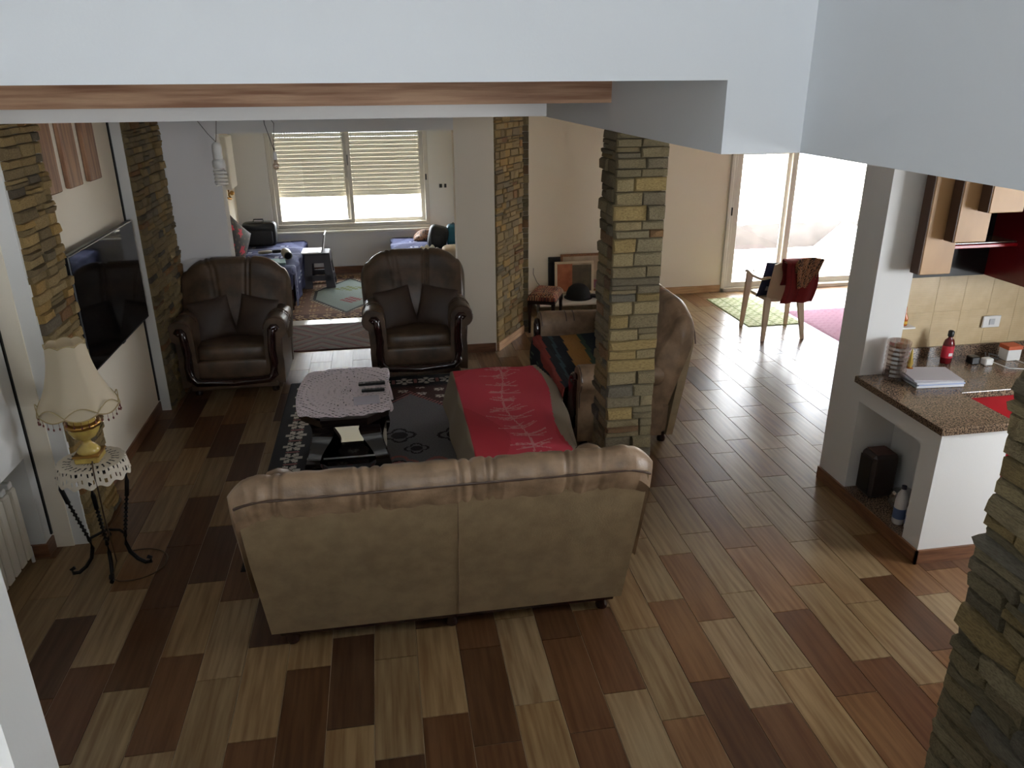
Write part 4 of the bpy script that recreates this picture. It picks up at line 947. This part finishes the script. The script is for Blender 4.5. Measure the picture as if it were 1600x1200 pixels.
for x0, x1, z0, lab in ((3.068, 3.277, 1.517, 'leftmost and longest hanging wooden board over the counter'), (3.178, 3.39, 1.719, 'middle hanging wooden board over the counter'), (3.283, 3.505, 1.896, 'shortest hanging wooden board over the counter beside the red unit')):
    y0 = {1.517: 3.98, 1.719: 3.89, 1.896: 3.80}[z0]
    box('hanging_board', (x0, y0, z0), (x1-.008, y0+.08, 2.588), hb, bev=.004, label=lab, cat='board', group='stepped wooden boards over the counter')
    box('shaded_side', (x0-.006, y0+.004, z0+.002), (x0+.0, y0+.078, 2.587), mat('board_stain_and_shade', L((74, 48, 32)), .6), [o for o in C.objects if o.name.startswith('hanging_board')][-1])  # dark sheet: stain and shade of the board's left side put into colour
    box('bracket', (x0+.02, y0+.081, 2.5), (x0+.1, y0+.09, 2.588), iron, C.objects[-1] if False else [o for o in C.objects if o.name.startswith('hanging_board')][-1])
# things on the counter
pp = mat('paper', L((206, 204, 212)), .8)
rr = random.Random(5); zz = .862
for k, lab in enumerate(('lowest sheaf of white papers on the granite peninsula', 'second sheaf of bluish papers from the bottom of the stack', 'third sheaf of white papers in the stack on the peninsula', 'topmost sheaf of grey-white papers on the peninsula stack')):
    h_ = (.014, .01, .012, .008)[k]; t = box('paper_sheaf', (-.15, -.115, 0), (.15, .115, h_), mat('paper_%d' % k, L(((222, 224, 230), (176, 190, 220), (214, 216, 224), (190, 186, 190))[k]), .8), bev=.002, label=lab, cat='papers', group='papers stacked on the peninsula')
    t.location = (3.235+rr.uniform(-.01, .01), 3.93+rr.uniform(-.01, .01), zz); t.rotation_euler = (0, 0, -.12+rr.uniform(-.08, .08)); zz += h_+.001
t = thing('glass_vase', 'faceted cut glass jar on the counter beside the pillar', 'vase', (3.04, 4.0, .861))
m_ = MB(); m_.lathe([(.05, 0), (.058, .008)]+[(.062+.004*(k % 2), .02+k*.014) for k in range(16)]+[(.066, .25), (.055, .25), (.05, .02)], n=12, fn=lambda r, z, a: (r*(1+.03*math.cos(a*12)), z)); m_.build('jar', cutglass, t)
t = thing('dark_bottle', 'dark brown bottle standing inside the cut glass jar', 'bottle', (3.04, 4.0, .885))
MB().lathe([(.03, 0), (.034, .01), (.034, .13), (.02, .16), (.014, .18)], n=18).build('body', mat('brown_bottle', L((46, 24, 18)), .15, coat=.5), t, 60)
MB().lathe([(.018, .18), (.018, .21), (.01, .212)], n=14).build('cap', mat('copper_cap', L((150, 84, 60)), .3, metal=.8), t, 60)
t = thing('perfume_bottle', 'small amber bottle with pointed golden stopper near the vase', 'bottle', (3.175, 4.05, .861))
MB().lathe([(.03, 0), (.034, .006), (.032, .04), (.016, .055)], n=18).build('body', mat('amber_glass', L((150, 84, 24)), .1, coat=.5), t, 60)
MB().lathe([(.012, .055), (.02, .075), (.012, .11), (.005, .16), (.001, .175)], n=12).build('stopper', mat('gold_stopper', L((206, 176, 90)), .15, metal=.6), t, 60)
t = thing('red_bottle', 'tall dark red shampoo bottle against the kitchen tiles', 'bottle', (3.555, 4.21, .861))
MB().lathe([(.034, 0), (.038, .008), (.038, .13), (.03, .155), (.014, .17), (.014, .18)], n=20, fn=lambda r, z, a: (r*(1-.18*abs(math.sin(a))), z)).build('body', mat('dark_red_plastic', L((96, 14, 20)), .2), t, 60)
MB().lathe([(.017, .18), (.019, .184), (.018, .215), (.012, .22)], n=16).build('cap', black, t, 60)
MB().lathe([(.0385, .04), (.0385, .12)], n=20, fn=lambda r, z, a: (r*(1-.18*abs(math.sin(a)))+.0005, z), cap=False).build('label', mat('red_label', L((190, 44, 60)), .4), t, 60)
box('label_mark', (-.014, -.0335, .055), (.014, -.033, .075), whiteplastic, t)
t = thing('charger', 'white phone charger plug with looping white cable on the worktop', 'charger', (3.79, 4.13, .861))
box('plug', (-.03, -.025, 0), (.03, .025, .045), whiteplastic, t, bev=.006)
MB().tube([(.03, 0, .02), (.08, -.1, .005), (.17, -.13, .005), (.25, -.06, .005), (.24, .03, .005), (.18, .06, .005)], .003, 6).build('cable', whiteplastic, t, 60)
t = thing('black_adapter', 'black cube adapter beside the white charger', 'adapter', (3.72, 4.17, .861)); box('body', (-.03, -.03, 0), (.03, .03, .05), black, t, bev=.005); box('prong', (-.012, .03, .02), (-.006, .045, .024), slv, t); box('prong', (.006, .03, .02), (.012, .045, .024), slv, t)
MB().tube([(3.88, 4.22, .868), (3.92, 4.27, .88), (3.97, 4.24, .868), (3.93, 4.2, .866), (3.88, 4.25, .87), (3.9, 4.28, .885)], .005, 6).build('coiled_cable', mat('grey_cord2', L((90, 90, 92)), .5), None, 60, label='coiled grey cable lying behind the charger', cat='cable')
t = thing('medicine_box', 'white box with orange lid at the right end of the worktop', 'box', (4.01, 4.2, .861)); box('body', (-.05, -.04, 0), (.05, .04, .075), whiteplastic, t, bev=.003); box('lid', (-.053, -.043, .075), (.053, .043, .1), mat('orange_card', L((196, 96, 60)), .6), t, bev=.002)
t = thing('light_switch', 'white double wall switch on the kitchen tiles', 'switch', (3.93, 4.33, 1.085)); box('plate', (-.065, -.012, -.04), (.065, 0, .04), whiteplastic, t, bev=.004); box('rocker', (-.02, -.016, -.02), (.02, -.011, .02), mat('pale_keys', L((176, 178, 180)), .6), t, bev=.002)
t = thing('wall_shelf', 'tiny white shelf at the right edge of the white pillar', 'shelf', (3.17, 4.22, 1.13)); box('board', (-.055, -.08, 0), (.07, .06, .012), whiteplastic, t, bev=.003); box('bracket', (-.05, -.01, -.03), (-.04, .06, 0), whiteplastic, t)
t = thing('liqueur_bottle', 'little orange and dark bottle on the tiny white shelf', 'bottle', (3.185, 4.19, 1.143))
MB().lathe([(.018, 0), (.022, .006), (.022, .05), (.008, .085), (.006, .12)], n=14).build('body', mat('orange_bottle', L((176, 84, 30)), .2), t, 60); MB().lathe([(.0225, .012), (.0225, .03)], n=14, cap=False).build('label', mat('yellow_label', L((206, 160, 50)), .5), t, 60)
# things in the niche
t = thing('dark_case', 'dark brown upright case standing inside the counter niche', 'case', (3.02, 3.955, .093), .0)
box('body', (-.09, -.075, 0), (.09, .075, .30), mat('dark_brown_case', L((44, 34, 32)), .4), t, bev=.02); box('front_panel', (-.098, -.06, .03), (-.09, .06, .27), black, t, bev=.003); box('top_band', (-.06, -.06, .3), (.06, .06, .304), mat('reddish_band', L((84, 50, 44)), .4), t)
def jug(name, x, y, h, r, lab, cap):
    t = thing(name, lab, 'bottle', (x, y, .093), 0, 'cleaning bottles in the counter niche')
    MB().lathe([(r*.9, 0), (r, .01), (r, h*.6), (r*.75, h*.78), (r*.35, h*.9), (r*.33, h*.93)], n=18).build('body', mat('milky_plastic', L((206, 204, 204)), .35), t, 60)
    MB().lathe([(r*.42, h*.92), (r*.42, h), (r*.2, h*1.01)], n=14).build('cap', cap, t, 60)
    MB().lathe([(r*1.01, h*.15), (r*1.01, h*.42)], n=18, cap=False).build('label', mat('blue_label', L((90, 110, 150)), .5), t, 60)
jug('cleaner_bottle', 2.945, 3.60, .25, .035, 'white bottle with blue label at the front of the niche', mat('navy_cap', L((30, 34, 60)), .4))
jug('cleaner_bottle', 2.97, 3.52, .22, .035, 'white bottle half hidden behind the niche edge', whiteplastic)
m_ = MB(); sup(m_, (3.06, 3.72, .165), (.08, .09, .075), (.8, .7), (18, 12)); m_.build('plastic_bag', glassmat('clear_bag', (.82, .82, .82), .3), None, 0, label='crumpled clear plastic bag between the case and the bottles', cat='bag')
# things at the foot of the loveseat
m_ = MB(); sup(m_, (1.235, 4.08, .15), (.07, .1, .145), (.7, .7), (18, 12), RZ(.3)); m_.build('red_bag', mat('dark_red_fabric', L((104, 18, 36)), .7, L((60, 16, 26)), 10), None, 60, label='dark red patterned bag between the bench and the stone column', cat='bag')
